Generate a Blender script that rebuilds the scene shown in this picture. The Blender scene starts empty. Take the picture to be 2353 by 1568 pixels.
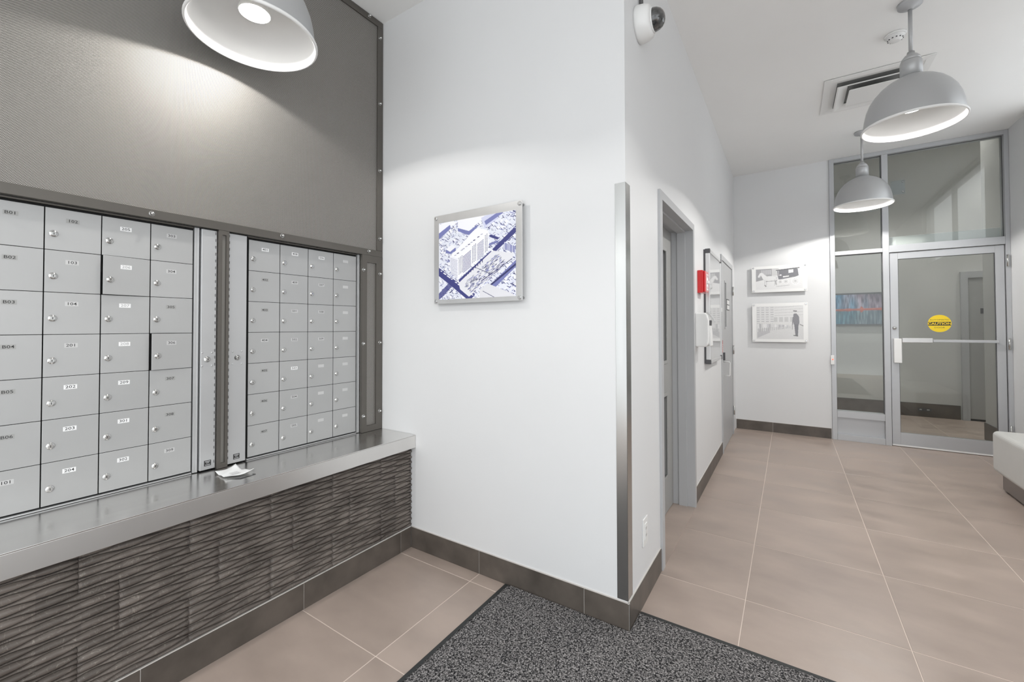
import bpy, math, random
import numpy as np
from mathutils import Matrix, Vector
random.seed(7)
PI = math.pi
S = bpy.context.scene
COL = S.collection

# ------------------------------------------------------------------ camera, world, exposure
cd = bpy.data.cameras.new('camera'); cam = bpy.data.objects.new('camera', cd); COL.objects.link(cam)
cam.matrix_world = (Matrix.Translation((0, 0, 1.35)) @ Matrix.Rotation(0.5773, 4, 'Z')
                    @ Matrix.Rotation(PI/2 + 0.0165, 4, 'X') @ Matrix.Rotation(-0.0022, 4, 'Z'))
cd.sensor_width = 36.0; cd.sensor_fit = 'HORIZONTAL'
cd.lens = 978.32 * 36.0 / 2353.0
cd.shift_y = (736.3 - 784.0) / 2353.0
cd.clip_start = 0.02
S.camera = cam
w = bpy.data.worlds.new('daylight_fill'); S.world = w; w.use_nodes = True
bgn = w.node_tree.nodes['Background']; bgn.inputs[0].default_value = (0.93, 0.97, 1.0, 1); bgn.inputs[1].default_value = 1.95  # even fill light added, entering through the lobby's unseen open rear
S.view_settings.view_transform = 'Standard'; S.view_settings.look = 'None'
S.view_settings.exposure = 0.14; S.view_settings.gamma = 1.0
S.view_settings.use_curve_mapping = False
BULB = 14.0
LAMP_W = 68.0
VEST_W = 115.0

# ------------------------------------------------------------------ room measures
XA, XB, XS, XT = -2.239, -2.269, -1.963, -1.933
YB, XC, YD, ZC, XR = 1.872, -0.605, 6.401, 3.37, 1.8975
HB = 0.123
ZT = 0.691

# ------------------------------------------------------------------ materials
def mat(name, col, rough=0.5, metal=0.0, noise=0.0, nscale=8.0, stretch=(1, 1, 1), bump=0.0, bscale=60.0, rand=0.0,
        emit=None, estr=0.0, spec=0.5, coat=0.0, aniso=0.0, rvar=0.0):
    m = bpy.data.materials.new(name); m.use_nodes = True
    nt = m.node_tree; N = nt.nodes; L = nt.links
    b = N['Principled BSDF']
    b.inputs['Base Color'].default_value = (*col, 1); b.inputs['Roughness'].default_value = rough
    b.inputs['Metallic'].default_value = metal; b.inputs['Specular IOR Level'].default_value = spec
    b.inputs['Coat Weight'].default_value = coat; b.inputs['Anisotropic'].default_value = aniso
    if emit: b.inputs['Emission Color'].default_value = (*emit, 1); b.inputs['Emission Strength'].default_value = estr
    if noise or bump or rand or rvar:
        tc = N.new('ShaderNodeTexCoord'); mp = N.new('ShaderNodeMapping'); mp.inputs['Scale'].default_value = stretch
        L.new(tc.outputs['Object'], mp.inputs['Vector'])
        nz = N.new('ShaderNodeTexNoise'); nz.inputs['Scale'].default_value = nscale; nz.inputs['Detail'].default_value = 5
        if rand:
            oi = N.new('ShaderNodeObjectInfo'); ad = N.new('ShaderNodeVectorMath'); ad.operation = 'ADD'
            ml = N.new('ShaderNodeMath'); ml.operation = 'MULTIPLY'; ml.inputs[1].default_value = 37.0
            L.new(oi.outputs['Random'], ml.inputs[0]); L.new(mp.outputs[0], ad.inputs[0]); L.new(ml.outputs[0], ad.inputs[1])
            L.new(ad.outputs[0], nz.inputs['Vector'])
        else:
            L.new(mp.outputs[0], nz.inputs['Vector'])
        if noise or rand:
            mr = N.new('ShaderNodeMapRange'); mr.inputs['From Min'].default_value = 0.3; mr.inputs['From Max'].default_value = 0.7
            mr.inputs['To Min'].default_value = 1 - noise; mr.inputs['To Max'].default_value = 1 + noise
            L.new(nz.outputs['Fac'], mr.inputs['Value'])
            mx = N.new('ShaderNodeVectorMath'); mx.operation = 'SCALE'; mx.inputs[0].default_value = col
            sc_out = mr.outputs[0]
            if rand:
                r2 = N.new('ShaderNodeMapRange'); r2.inputs['To Min'].default_value = 1 - rand; r2.inputs['To Max'].default_value = 1 + rand
                L.new(oi.outputs['Random'], r2.inputs['Value'])
                mm = N.new('ShaderNodeMath'); mm.operation = 'MULTIPLY'; L.new(mr.outputs[0], mm.inputs[0]); L.new(r2.outputs[0], mm.inputs[1])
                sc_out = mm.outputs[0]
            L.new(sc_out, mx.inputs['Scale']); L.new(mx.outputs[0], b.inputs['Base Color'])
        if rvar:
            rr = N.new('ShaderNodeMapRange'); rr.inputs['From Min'].default_value = 0.3; rr.inputs['From Max'].default_value = 0.7
            rr.inputs['To Min'].default_value = max(0.02, rough - rvar); rr.inputs['To Max'].default_value = rough + rvar
            L.new(nz.outputs['Fac'], rr.inputs['Value']); L.new(rr.outputs[0], b.inputs['Roughness'])
        if bump:
            n2 = N.new('ShaderNodeTexNoise'); n2.inputs['Scale'].default_value = bscale; n2.inputs['Detail'].default_value = 3
            L.new(mp.outputs[0], n2.inputs['Vector'])
            bp = N.new('ShaderNodeBump'); bp.inputs['Strength'].default_value = bump; bp.inputs['Distance'].default_value = 0.002
            L.new(n2.outputs['Fac'], bp.inputs['Height']); L.new(bp.outputs[0], b.inputs['Normal'])
    return m

def s2l(*c):
    return tuple(((v/255)/12.92 if v/255 <= 0.04045 else ((v/255+0.055)/1.055)**2.4) for v in c)

M = {}
M['wall'] = mat('wall_paint', (0.72, 0.725, 0.73), 0.55, noise=0.01, nscale=1.5, bump=0.05, bscale=300)
M['ceiling'] = mat('ceiling_paint', (0.90, 0.90, 0.89), 0.7, noise=0.01, nscale=2)
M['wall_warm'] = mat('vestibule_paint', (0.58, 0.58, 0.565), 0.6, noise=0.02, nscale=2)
M['tile'] = mat('porcelain_tile', (0.392, 0.318, 0.275), 0.36, noise=0.11, nscale=3.0, stretch=(1, 1.8, 1), rand=0.035, bump=0.02, bscale=200, rvar=0.08)
M['grout'] = mat('grout', (0.70, 0.60, 0.53), 0.8)
M['base'] = mat('base_tile', (0.098, 0.083, 0.071), 0.38, noise=0.30, nscale=7, rand=0.06)
M['caulk'] = mat('caulk', (0.62, 0.59, 0.56), 0.6)
M['boxdoor'] = mat('mailbox_aluminium', (0.43, 0.432, 0.43), 0.42, metal=0.25, noise=0.02, nscale=4, rand=0.02)
M['alu'] = mat('anodised_aluminium', (0.52, 0.525, 0.53), 0.35, metal=0.5, noise=0.02, nscale=6)
M['darkmetal'] = mat('brown_steel_frame', (0.135, 0.125, 0.112), 0.42, metal=0.6, noise=0.06, nscale=4)
M['recess'] = mat('dark_recess', (0.006, 0.006, 0.006), 0.8)
M['steel'] = mat('brushed_stainless', (0.74, 0.73, 0.715), 0.22, metal=1.0, noise=0.04, nscale=30, stretch=(1, 0.06, 1), rvar=0.04)
M['lipsteel'] = mat('brushed_stainless_lip', (0.80, 0.785, 0.765), 0.34, metal=1.0, noise=0.03, nscale=4, stretch=(1, 1, 0.1))
M['guard'] = mat('stainless_guard', (0.50, 0.50, 0.49), 0.24, metal=1.0, noise=0.04, nscale=20, stretch=(1, 1, 0.1))
M['chrome'] = mat('chrome', (0.58, 0.58, 0.57), 0.16, metal=1.0)
M['black'] = mat('black', (0.01, 0.01, 0.01), 0.5)
M['tagblack'] = mat('tag_black', (0.03, 0.03, 0.03), 0.4)
M['labelgrey'] = mat('label_tape', (0.36, 0.36, 0.35), 0.4)
M['labelclear'] = mat('label_light', (0.56, 0.56, 0.555), 0.35)
M['labelwhite'] = mat('label_white', (0.86, 0.86, 0.86), 0.4)
M['ink'] = mat('ink', (0.03, 0.03, 0.03), 0.6)
M['inkfaint'] = mat('faded_ink', (0.42, 0.42, 0.42), 0.6)
M['white'] = mat('white_plastic', (0.80, 0.80, 0.79), 0.35)
M['whitepaint'] = mat('white_enamel', (0.85, 0.85, 0.84), 0.35)
M['lining'] = mat('pale_enamel_lining', (0.78, 0.78, 0.77), 0.45)
M['lampgrey'] = mat('silver_enamel', (0.46, 0.465, 0.47), 0.38, metal=0.35, noise=0.02, nscale=3)
M['framegrey'] = mat('painted_steel_frame', (0.46, 0.465, 0.475), 0.45)
M['storefront'] = mat('clear_anodised_frame', (0.50, 0.51, 0.525), 0.38, metal=0.35)
M['doorgrey'] = mat('door_paint', (0.36, 0.36, 0.35), 0.45)
M['doorgrey2'] = mat('door_paint_light', (0.42, 0.425, 0.43), 0.45)
M['red'] = mat('red_enamel', (0.62, 0.008, 0.012), 0.25, coat=0.4)
M['yellow'] = mat('yellow_vinyl', (0.85, 0.62, 0.02), 0.5)
M['capgrey'] = mat('dark_plastic_cap', (0.07, 0.07, 0.075), 0.5)
M['board'] = mat('dark_backed_glass', (0.35, 0.355, 0.36), 0.04, spec=1.0, coat=1.0)
M['vinyl'] = mat('white_vinyl_upholstery', (0.62, 0.62, 0.60), 0.45, noise=0.02, nscale=3, bump=0.1, bscale=180)
M['plinth'] = mat('brushed_plinth', (0.30, 0.28, 0.27), 0.35, metal=0.7)
M['rubber'] = mat('black_rubber', (0.028, 0.03, 0.03), 0.6)
M['conduit'] = mat('grey_conduit', (0.10, 0.10, 0.10), 0.5)
M['dome'] = mat('smoked_dome', (0.05, 0.05, 0.05), 0.06, coat=1.0, noise=0.8, nscale=40)
M['ventdark'] = mat('duct_dark', (0.26, 0.26, 0.25), 0.6)
M['paper'] = mat('white_paper', (0.85, 0.86, 0.86), 0.4)
M['bulb'] = mat('lit_bulb', (1, 1, 1), 0.5, emit=(1.0, 0.97, 0.93), estr=BULB)
M['lightpanel'] = mat('fill_light_diffuser', (1, 1, 1), 0.5, emit=(1.0, 0.98, 0.94), estr=6.0)  # glow for the added vestibule lights
M['led'] = mat('red_led', (0.8, 0.05, 0.02), 0.4, emit=(1, 0.08, 0.03), estr=2.0)
M['standoff'] = mat('satin_standoff', (0.6, 0.6, 0.6), 0.25, metal=0.9)
M['platealu'] = mat('brushed_print_plate', (0.64, 0.64, 0.64), 0.3, metal=0.6, noise=0.02, nscale=20, stretch=(1, 1, 0.1))

def glass_mat(name, tint, refl_rough=0.0, ior=1.5, gain=1.0):
    m = bpy.data.materials.new(name); m.use_nodes = True; nt = m.node_tree; N = nt.nodes; L = nt.links
    N.remove(N['Principled BSDF']); out = N['Material Output']
    t = N.new('ShaderNodeBsdfTransparent'); t.inputs[0].default_value = (*tint, 1)
    g = N.new('ShaderNodeBsdfGlossy'); g.inputs['Roughness'].default_value = refl_rough; g.inputs[0].default_value = (1, 1, 1, 1)
    f = N.new('ShaderNodeFresnel'); f.inputs[0].default_value = ior
    k = N.new('ShaderNodeMath'); k.operation = 'MULTIPLY'; k.inputs[1].default_value = gain; L.new(f.outputs[0], k.inputs[0])
    mx = N.new('ShaderNodeMixShader'); L.new(k.outputs[0], mx.inputs[0]); L.new(t.outputs[0], mx.inputs[1]); L.new(g.outputs[0], mx.inputs[2])
    L.new(mx.outputs[0], out.inputs[0])
    return m
M['glass'] = glass_mat('clear_glass', (0.90, 0.92, 0.91))
M['darkglass'] = mat('wired_glass', (0.05, 0.055, 0.05), 0.08, spec=0.8, noise=0.2, nscale=10)
M['clear'] = glass_mat('clear_plastic', (0.86, 0.86, 0.86), 0.15)

def weave_mat():
    m = bpy.data.materials.new('perforated_mesh'); m.use_nodes = True; nt = m.node_tree; N = nt.nodes; L = nt.links
    b = N['Principled BSDF']
    tc = N.new('ShaderNodeTexCoord'); sp = N.new('ShaderNodeSeparateXYZ'); L.new(tc.outputs['Object'], sp.inputs[0])
    def math_(op, a, bb=None):
        n = N.new('ShaderNodeMath'); n.operation = op
        for i, v in enumerate((a, bb)):
            if v is None: continue
            if isinstance(v, (int, float)): n.inputs[i].default_value = v
            else: L.new(v, n.inputs[i])
        return n.outputs[0]
    pit = 0.0058
    sy = math_('SINE', math_('MULTIPLY', sp.outputs['Y'], 2*PI/pit))
    sz = math_('SINE', math_('MULTIPLY', sp.outputs['Z'], 2*PI/pit))
    pr = math_('MULTIPLY', sy, sz)                      # staggered holes
    mr = N.new('ShaderNodeMapRange'); mr.inputs['From Min'].default_value = -0.35; mr.inputs['From Max'].default_value = 0.45
    L.new(pr, mr.inputs['Value'])
    cr = N.new('ShaderNodeMix'); cr.data_type = 'RGBA'
    cr.inputs['A'].default_value = (0.06, 0.056, 0.05, 1); cr.inputs['B'].default_value = (0.55, 0.528, 0.497, 1)
    L.new(mr.outputs[0], cr.inputs['Factor']); L.new(cr.outputs['Result'], b.inputs['Base Color'])
    bp = N.new('ShaderNodeBump'); bp.inputs['Strength'].default_value = 0.35; bp.inputs['Distance'].default_value = 0.001
    L.new(pr, bp.inputs['Height']); L.new(bp.outputs[0], b.inputs['Normal'])
    b.inputs['Metallic'].default_value = 0.8; b.inputs['Roughness'].default_value = 0.6
    return m
M['mesh'] = weave_mat()

def stone_mat():
    m = bpy.data.materials.new('carved_marble'); m.use_nodes = True; nt = m.node_tree; N = nt.nodes; L = nt.links
    b = N['Principled BSDF']; b.inputs['Roughness'].default_value = 0.5
    tc = N.new('ShaderNodeTexCoord'); oi = N.new('ShaderNodeObjectInfo')
    n1 = N.new('ShaderNodeTexNoise'); n1.inputs['Scale'].default_value = 9; n1.inputs['Detail'].default_value = 6
    L.new(tc.outputs['Object'], n1.inputs['Vector'])
    cr = N.new('ShaderNodeValToRGB'); e = cr.color_ramp.elements
    e[0].position = 0.3; e[0].color = (0.085, 0.071, 0.062, 1); e[1].position = 0.75; e[1].color = (0.165, 0.142, 0.125, 1)
    L.new(n1.outputs['Fac'], cr.inputs[0])
    vo = N.new('ShaderNodeTexNoise'); vo.inputs['Scale'].default_value = 22; vo.inputs['Detail'].default_value = 2; vo.inputs['Distortion'].default_value = 1.6
    L.new(tc.outputs['Object'], vo.inputs['Vector'])
    ve = N.new('ShaderNodeValToRGB'); v = ve.color_ramp.elements
    v[0].position = 0.49; v[0].color = (0, 0, 0, 1); v[1].position = 0.51; v[1].color = (0, 0, 0, 1)
    md = ve.color_ramp.elements.new(0.5); md.color = (1, 1, 1, 1)
    L.new(vo.outputs['Fac'], ve.inputs[0])
    k = N.new('ShaderNodeMath'); k.operation = 'MULTIPLY'; k.inputs[1].default_value = 0.35; L.new(ve.outputs[0], k.inputs[0])
    mx = N.new('ShaderNodeMix'); mx.data_type = 'RGBA'; L.new(k.outputs[0], mx.inputs['Factor']); L.new(cr.outputs[0], mx.inputs['A'])
    mx.inputs['B'].default_value = (0.42, 0.39, 0.34, 1)
    r2 = N.new('ShaderNodeMapRange'); r2.inputs['To Min'].default_value = 0.82; r2.inputs['To Max'].default_value = 1.22
    sx = N.new('ShaderNodeSeparateXYZ'); L.new(tc.outputs['Object'], sx.inputs[0])
    dv = N.new('ShaderNodeMath'); dv.operation = 'DIVIDE'; dv.inputs[1].default_value = 0.1033; L.new(sx.outputs['Y'], dv.inputs[0])
    flr = N.new('ShaderNodeMath'); flr.operation = 'FLOOR'; L.new(dv.outputs[0], flr.inputs[0])
    cb = N.new('ShaderNodeCombineXYZ'); L.new(flr.outputs[0], cb.inputs[0]); L.new(oi.outputs['Random'], cb.inputs[1])
    wn = N.new('ShaderNodeTexWhiteNoise'); wn.noise_dimensions = '3D'; L.new(cb.outputs[0], wn.inputs['Vector'])
    L.new(wn.outputs['Value'], r2.inputs['Value'])
    sc = N.new('ShaderNodeVectorMath'); sc.operation = 'SCALE'; L.new(mx.outputs['Result'], sc.inputs[0]); L.new(r2.outputs[0], sc.inputs['Scale'])
    L.new(sc.outputs[0], b.inputs['Base Color'])
    return m
M['stone'] = stone_mat()

def carpet_mat():
    m = bpy.data.materials.new('looped_mat_pile'); m.use_nodes = True; nt = m.node_tree; N = nt.nodes; L = nt.links
    b = N['Principled BSDF']; b.inputs['Roughness'].default_value = 0.95; b.inputs['Specular IOR Level'].default_value = 0.1
    tc = N.new('ShaderNodeTexCoord')
    vo = N.new('ShaderNodeTexVoronoi'); vo.inputs['Scale'].default_value = 190; L.new(tc.outputs['Object'], vo.inputs['Vector'])
    cr = N.new('ShaderNodeValToRGB'); e = cr.color_ramp.elements
    e[0].position = 0.15; e[0].color = (0.36, 0.343, 0.338, 1); e[1].position = 0.75; e[1].color = (0.03, 0.03, 0.032, 1)
    L.new(vo.outputs['Distance'], cr.inputs[0])
    nz = N.new('ShaderNodeTexNoise'); nz.inputs['Scale'].default_value = 120; L.new(tc.outputs['Object'], nz.inputs['Vector'])
    mr = N.new('ShaderNodeMapRange'); mr.inputs['From Min'].default_value = 0.35; mr.inputs['From Max'].default_value = 0.65
    mr.inputs['To Min'].default_value = 0.35; mr.inputs['To Max'].default_value = 1.5; L.new(nz.outputs['Fac'], mr.inputs['Value'])
    sc = N.new('ShaderNodeVectorMath'); sc.operation = 'SCALE'; L.new(cr.outputs[0], sc.inputs[0]); L.new(mr.outputs[0], sc.inputs['Scale'])
    L.new(sc.outputs[0], b.inputs['Base Color'])
    bp = N.new('ShaderNodeBump'); bp.inputs['Strength'].default_value = 0.8; bp.inputs['Distance'].default_value = 0.003; bp.invert = True
    L.new(vo.outputs['Distance'], bp.inputs['Height']); L.new(bp.outputs[0], b.inputs['Normal'])
    return m
M['carpet'] = carpet_mat()

def print_mat(name, rough=0.4):
    m = bpy.data.materials.new(name); m.use_nodes = True; nt = m.node_tree
    a = nt.nodes.new('ShaderNodeVertexColor'); a.layer_name = 'ink'
    nt.links.new(a.outputs[0], nt.nodes['Principled BSDF'].inputs['Base Color'])
    nt.nodes['Principled BSDF'].inputs['Roughness'].default_value = rough
    return m
M['print'] = print_mat('flat_print')

# ------------------------------------------------------------------ geometry helpers
class MB:
    def __init__(s): s.v = []; s.f = []; s.mi = []; s.sm = []
    def add(s, vs, fs, mi=0, smooth=False):
        o = len(s.v); s.v += [tuple(p) for p in vs]
        for f in fs: s.f.append([o+i for i in f]); s.mi.append(mi); s.sm.append(smooth)
        return s
    def box(s, x0, x1, y0, y1, z0, z1, mi=0):
        if x0 > x1: x0, x1 = x1, x0
        if y0 > y1: y0, y1 = y1, y0
        if z0 > z1: z0, z1 = z1, z0
        vs = [(x, y, z) for z in (z0, z1) for y in (y0, y1) for x in (x0, x1)]
        return s.add(vs, [(0,2,3,1),(4,5,7,6),(0,1,5,4),(2,6,7,3),(0,4,6,2),(1,3,7,5)], mi)
    def lathe(s, prof, n=32, c=(0,0,0), axis='z', mi=0, smooth=True, a0=0):
        vs = []
        for r, h in prof:
            for k in range(n):
                a = 2*PI*k/n + a0; p = (r*math.cos(a), r*math.sin(a), h)
                if axis == 'x': p = (h, r*math.cos(a), r*math.sin(a))
                elif axis == 'y': p = (r*math.sin(a), h, r*math.cos(a))
                elif axis == '-x': p = (-h, r*math.sin(a), r*math.cos(a))
                elif axis == '-y': p = (r*math.cos(a), -h, r*math.sin(a))
                vs.append((p[0]+c[0], p[1]+c[1], p[2]+c[2]))
        fs = []
        for i in range(len(prof)-1):
            for k in range(n):
                k2 = (k+1) % n; fs.append((i*n+k, i*n+k2, (i+1)*n+k2, (i+1)*n+k))
        s.add(vs, fs, mi, smooth)
        o = len(s.v) - len(vs)
        for i, rev in ((0, True), (len(prof)-1, False)):
            if prof[i][0] > 1e-6:
                f = [o+i*n+k for k in range(n)]; s.f.append(f[::-1] if rev else f); s.mi.append(mi); s.sm.append(False)
        return s
    def tube(s, pts, r, n=10, mi=0):
        vs = []; P_ = [Vector(p) for p in pts]
        up = Vector((0.13, 0.27, 0.95)).normalized()
        for i, p in enumerate(P_):
            t = (P_[min(i+1, len(P_)-1)] - P_[max(i-1, 0)]).normalized()
            if abs(t.dot(up)) > 0.95: up = Vector((1, 0.1, 0)).normalized()
            a = t.cross(up).normalized(); b = t.cross(a).normalized()
            for k in range(n):
                q = p + r*(a*math.cos(2*PI*k/n) + b*math.sin(2*PI*k/n)); vs.append(tuple(q))
        fs = [(i*n+k, i*n+(k+1) % n, (i+1)*n+(k+1) % n, (i+1)*n+k) for i in range(len(P_)-1) for k in range(n)]
        s.add(vs, fs, mi, True); o = len(s.v)-len(vs)
        s.f.append([o+k for k in range(n)][::-1]); s.mi.append(mi); s.sm.append(False)
        s.f.append([o+(len(P_)-1)*n+k for k in range(n)]); s.mi.append(mi); s.sm.append(False)
        return s
    def prism(s, poly, a0, a1, axis='z', mi=0):
        n = len(poly); vs = []
        for h in (a0, a1):
            for u, v in poly:
                vs.append((u, v, h) if axis == 'z' else (h, u, v) if axis == 'x' else (u, h, v))
        fs = [tuple(range(n))[::-1], tuple(range(n, 2*n))] + [(i, (i+1) % n, n+(i+1) % n, n+i) for i in range(n)]
        return s.add(vs, fs, mi)
    def build(s, name, mats, parent=None, bev=0.0, origin=None, seg=2):
        me = bpy.data.meshes.new(name)
        vs = s.v
        if origin: vs = [(x-origin[0], y-origin[1], z-origin[2]) for x, y, z in vs]
        me.from_pydata(vs, [], s.f)
        if not isinstance(mats, (list, tuple)): mats = [mats]
        for m in mats: me.materials.append(m)
        me.polygons.foreach_set('material_index', s.mi); me.polygons.foreach_set('use_smooth', s.sm)
        me.update()
        import bmesh
        bm = bmesh.new(); bm.from_mesh(me); bmesh.ops.recalc_face_normals(bm, faces=bm.faces); bm.to_mesh(me); bm.free()
        o = bpy.data.objects.new(name, me); COL.objects.link(o)
        if origin: o.location = origin
        if parent is not None:
            o.parent = parent
            if origin: o.location = Vector(origin) - Vector(world_of(parent))
            else: o.location = -Vector(world_of(parent))
        if bev:
            b = o.modifiers.new('bevel', 'BEVEL'); b.width = bev; b.segments = seg; b.limit_method = 'ANGLE'; b.angle_limit = 0.7
        return o

def world_of(o):
    p = Vector(o.location)
    while o.parent is not None:
        o = o.parent; p = p + Vector(o.location)
    return p
def tag(o, label=None, cat=None, group=None, kind=None):
    if label: o['label'] = label
    if cat: o['category'] = cat
    if group: o['group'] = group
    if kind: o['kind'] = kind
    return o
def empty(name, loc, label=None, cat=None, group=None, kind=None):
    o = bpy.data.objects.new(name, None); COL.objects.link(o); o.location = loc; o.empty_display_size = 0.1
    return tag(o, label, cat, group, kind)
def B(*a, mi=0): return MB().box(*a, mi=mi)
def struct(o): o['kind'] = 'structure'; return o
def copy_tree(o, parent=None):
    c = o.copy(); COL.objects.link(c); c.parent = parent
    for ch in list(o.children): copy_tree(ch, c)
    return c

_tc = {}
def text_mb(s, size, origin, u, v, n, thick=0.0004, wide=1.0, bold=0.0):
    """text as a thin mesh: centred at origin, running along u, up along v, facing n"""
    key = (s, bold)
    if key not in _tc:
        cu = bpy.data.curves.new('t', 'FONT'); cu.body = s; cu.align_x = 'CENTER'; cu.align_y = 'CENTER'; cu.resolution_u = 2; cu.offset = bold
        ob = bpy.data.objects.new('t', cu); COL.objects.link(ob)
        dg = bpy.context.evaluated_depsgraph_get(); me = bpy.data.meshes.new_from_object(ob.evaluated_get(dg))
        _tc[key] = ([tuple(x.co) for x in me.vertices], [tuple(p.vertices) for p in me.polygons])
        bpy.data.objects.remove(ob); bpy.data.meshes.remove(me); bpy.data.curves.remove(cu)
    vs, fs = _tc[key]; u = Vector(u); v = Vector(v); n = Vector(n); o = Vector(origin)
    return [tuple(o + u*(x*size*wide) + v*(y*size) + n*thick) for x, y, z in vs], fs

# ------------------------------------------------------------------ print rasteriser (flat pictures as coloured grids)
class Pic:
    def __init__(s, w, h, col=(1, 1, 1)):
        s.a = np.ones((h, w, 3))*np.array(col); s.w = w; s.h = h
        s.yy, s.xx = np.mgrid[0:h, 0:w]; s.xx = (s.xx+0.5)/w; s.yy = (s.yy+0.5)/h
    def poly(s, pts, col, al=1.0):
        ins = np.zeros((s.h, s.w), bool); n = len(pts)
        for i in range(n):
            x0, y0 = pts[i]; x1, y1 = pts[(i+1) % n]
            if y0 == y1: continue
            c = ((y0 > s.yy) != (y1 > s.yy)) & (s.xx < (x1-x0)*(s.yy-y0)/(y1-y0)+x0)
            ins ^= c
        s.a[ins] = s.a[ins]*(1-al) + np.array(col)*al
    def line(s, x0, y0, x1, y1, wd, col, al=1.0):
        asp = s.h/s.w; dx, dy = x1-x0, (y1-y0)*asp; L = dx*dx+dy*dy+1e-12
        t = np.clip(((s.xx-x0)*dx + (s.yy-y0)*asp*dy)/L, 0, 1)
        d = np.hypot(s.xx-x0-t*dx, (s.yy-y0)*asp-t*dy); m = d < wd/2
        s.a[m] = s.a[m]*(1-al)+np.array(col)*al
    def ell(s, cx, cy, rx, ry, col, al=1.0, ring=None):
        d = np.hypot((s.xx-cx)/rx, (s.yy-cy)/ry); m = d < 1
        if ring: m &= d > ring
        s.a[m] = s.a[m]*(1-al)+np.array(col)*al
    def build(s, name, parent, o, u, v, W, Hh, n, lab=None):
        """o: top-left corner, u: right, v: down"""
        o = Vector(o); u = Vector(u); v = Vector(v); n = Vector(n)
        vs = [tuple(o + u*(W*i/s.w) + v*(Hh*j/s.h)) for j in range(s.h+1) for i in range(s.w+1)]
        k = s.w+1
        fs = [(j*k+i, (j+1)*k+i, (j+1)*k+i+1, j*k+i+1) for j in range(s.h) for i in range(s.w)]
        me = bpy.data.meshes.new(name); me.from_pydata(vs, [], fs); me.materials.append(M['print'])
        at = me.color_attributes.new('ink', 'FLOAT_COLOR', 'CORNER')
        lin = np.where(s.a <= 0.04045, s.a/12.92, ((np.clip(s.a, 0, 1)+0.055)/1.055)**2.4)
        c = np.concatenate([lin, np.ones((s.h, s.w, 1))], 2).reshape(-1, 4); at.data.foreach_set('color', np.repeat(c, 4, 0).ravel())
        ob = bpy.data.objects.new(name, me); COL.objects.link(ob); ob.parent = parent; ob.location = -Vector(world_of(parent))
        if lab: ob['label'] = lab
        return ob

# ================================================================== STRUCTURE
# floor: grout bed and single tiles
XG = [-2.657, -2.048, -1.438, -0.817, -0.196, 0.413, 1.022, 1.631, 2.24, 2.85, 3.46]
YG = [-2.513, -1.898, -1.283, -0.668, -0.053, 0.562, 1.176, 1.792, 2.409, 3.048, 3.687, 4.326, 4.965, 5.604, 6.243, 6.86, 7.475, 8.09, 8.71]
fl = struct(B(-2.657, 3.46, -2.513, 8.71, -0.12, -0.0012).build('floor', M['grout']))
gw = 0.0019
tcache = {}
for i in range(len(XG)-1):
    for j in range(len(YG)-1):
        x0, x1, y0, y1 = XG[i], XG[i+1], YG[j], YG[j+1]
        if x1 < -0.9 and y0 > 1.8: continue
        if x1 < -2.0 : continue
        if x0 > 1.9 and y0 < 6.2: continue
        if x1 < -0.1 and y0 > 6.5: continue
        if y1 < -0.7 : continue
        key = (round(x1-x0, 3), round(y1-y0, 3))
        if key in tcache:
            o = bpy.data.objects.new('floor_tile', tcache[key]); COL.objects.link(o); o.parent = fl; o.location = (x0, y0, 0)
        else:
            m_ = MB(); W_, D_ = key
            e = 0.0012
            vs = [(gw, gw, -0.004), (W_-gw, gw, -0.004), (W_-gw, D_-gw, -0.004), (gw, D_-gw, -0.004),
                  (gw, gw, -e*.6), (W_-gw, gw, -e*.6), (W_-gw, D_-gw, -e*.6), (gw, D_-gw, -e*.6),
                  (gw+e, gw+e, 0), (W_-gw-e, gw+e, 0), (W_-gw-e, D_-gw-e, 0), (gw+e, D_-gw-e, 0)]
            m_.add(vs, [(0,1,5,4),(1,2,6,5),(2,3,7,6),(3,0,4,7),(4,5,9,8),(5,6,10,9),(6,7,11,10),(7,4,8,11),(8,9,10,11)])
            o = m_.build('floor_tile', M['tile'], fl); o.location = (x0, y0, 0); tcache[key] = o.data
# ceiling
struct(B(-2.7, 2.1, -2.6, YD+0.12, ZC, ZC+0.15).build('ceiling', M['ceiling']))
ZV = 4.6
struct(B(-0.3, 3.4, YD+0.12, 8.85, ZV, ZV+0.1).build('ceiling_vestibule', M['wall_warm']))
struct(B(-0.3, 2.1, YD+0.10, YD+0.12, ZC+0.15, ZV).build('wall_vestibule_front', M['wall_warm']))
# walls
wx = 0.008
struct(B(-2.65, -2.33, -2.5, YB+0.2, 0, ZC).build('wall_left', M['wall']))
struct(B(-2.33, XC-wx, YB+wx, YB+0.2, 0, ZC).build('wall_middle', M['wall']))
wc = MB()
D1a, D1b, D1z = 2.46, 3.46, 2.115          # opening of the recessed door
D2a, D2b, D2z = 5.06, 6.06, 2.09
wc.box(XC-wx-0.25, XC-wx, YB+0.2, D1a, 0, ZC)
wc.box(XC-wx-0.25, XC-wx, D1a, D1b, D1z, ZC)
wc.box(XC-wx-0.25, XC-wx, D1b, D2a, 0, ZC)
wc.box(XC-wx-0.25, XC-wx, D2a, D2b, D2z, ZC)
wc.box(XC-wx-0.25, XC-wx, D2b, YD+0.12, 0, ZC)
struct(wc.build('wall_corridor', M['wall']))
struct(B(XC-wx, 0.42, YD+wx, YD+0.12, 0, ZC).build('wall_back', M['wall']))
wr = MB(); wy0, wy1, wz0, wz1 = 3.1, 5.85, 2.35, 3.34
wr.box(XR, XR+0.15, 1.0, wy0, 0, ZC); wr.box(XR, XR+0.15, wy1, YD+0.1, 0, ZC); wr.box(XR, XR+0.15, wy0, wy1, 0, wz0); wr.box(XR, XR+0.15, wy0, wy1, wz1, ZC)
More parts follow.
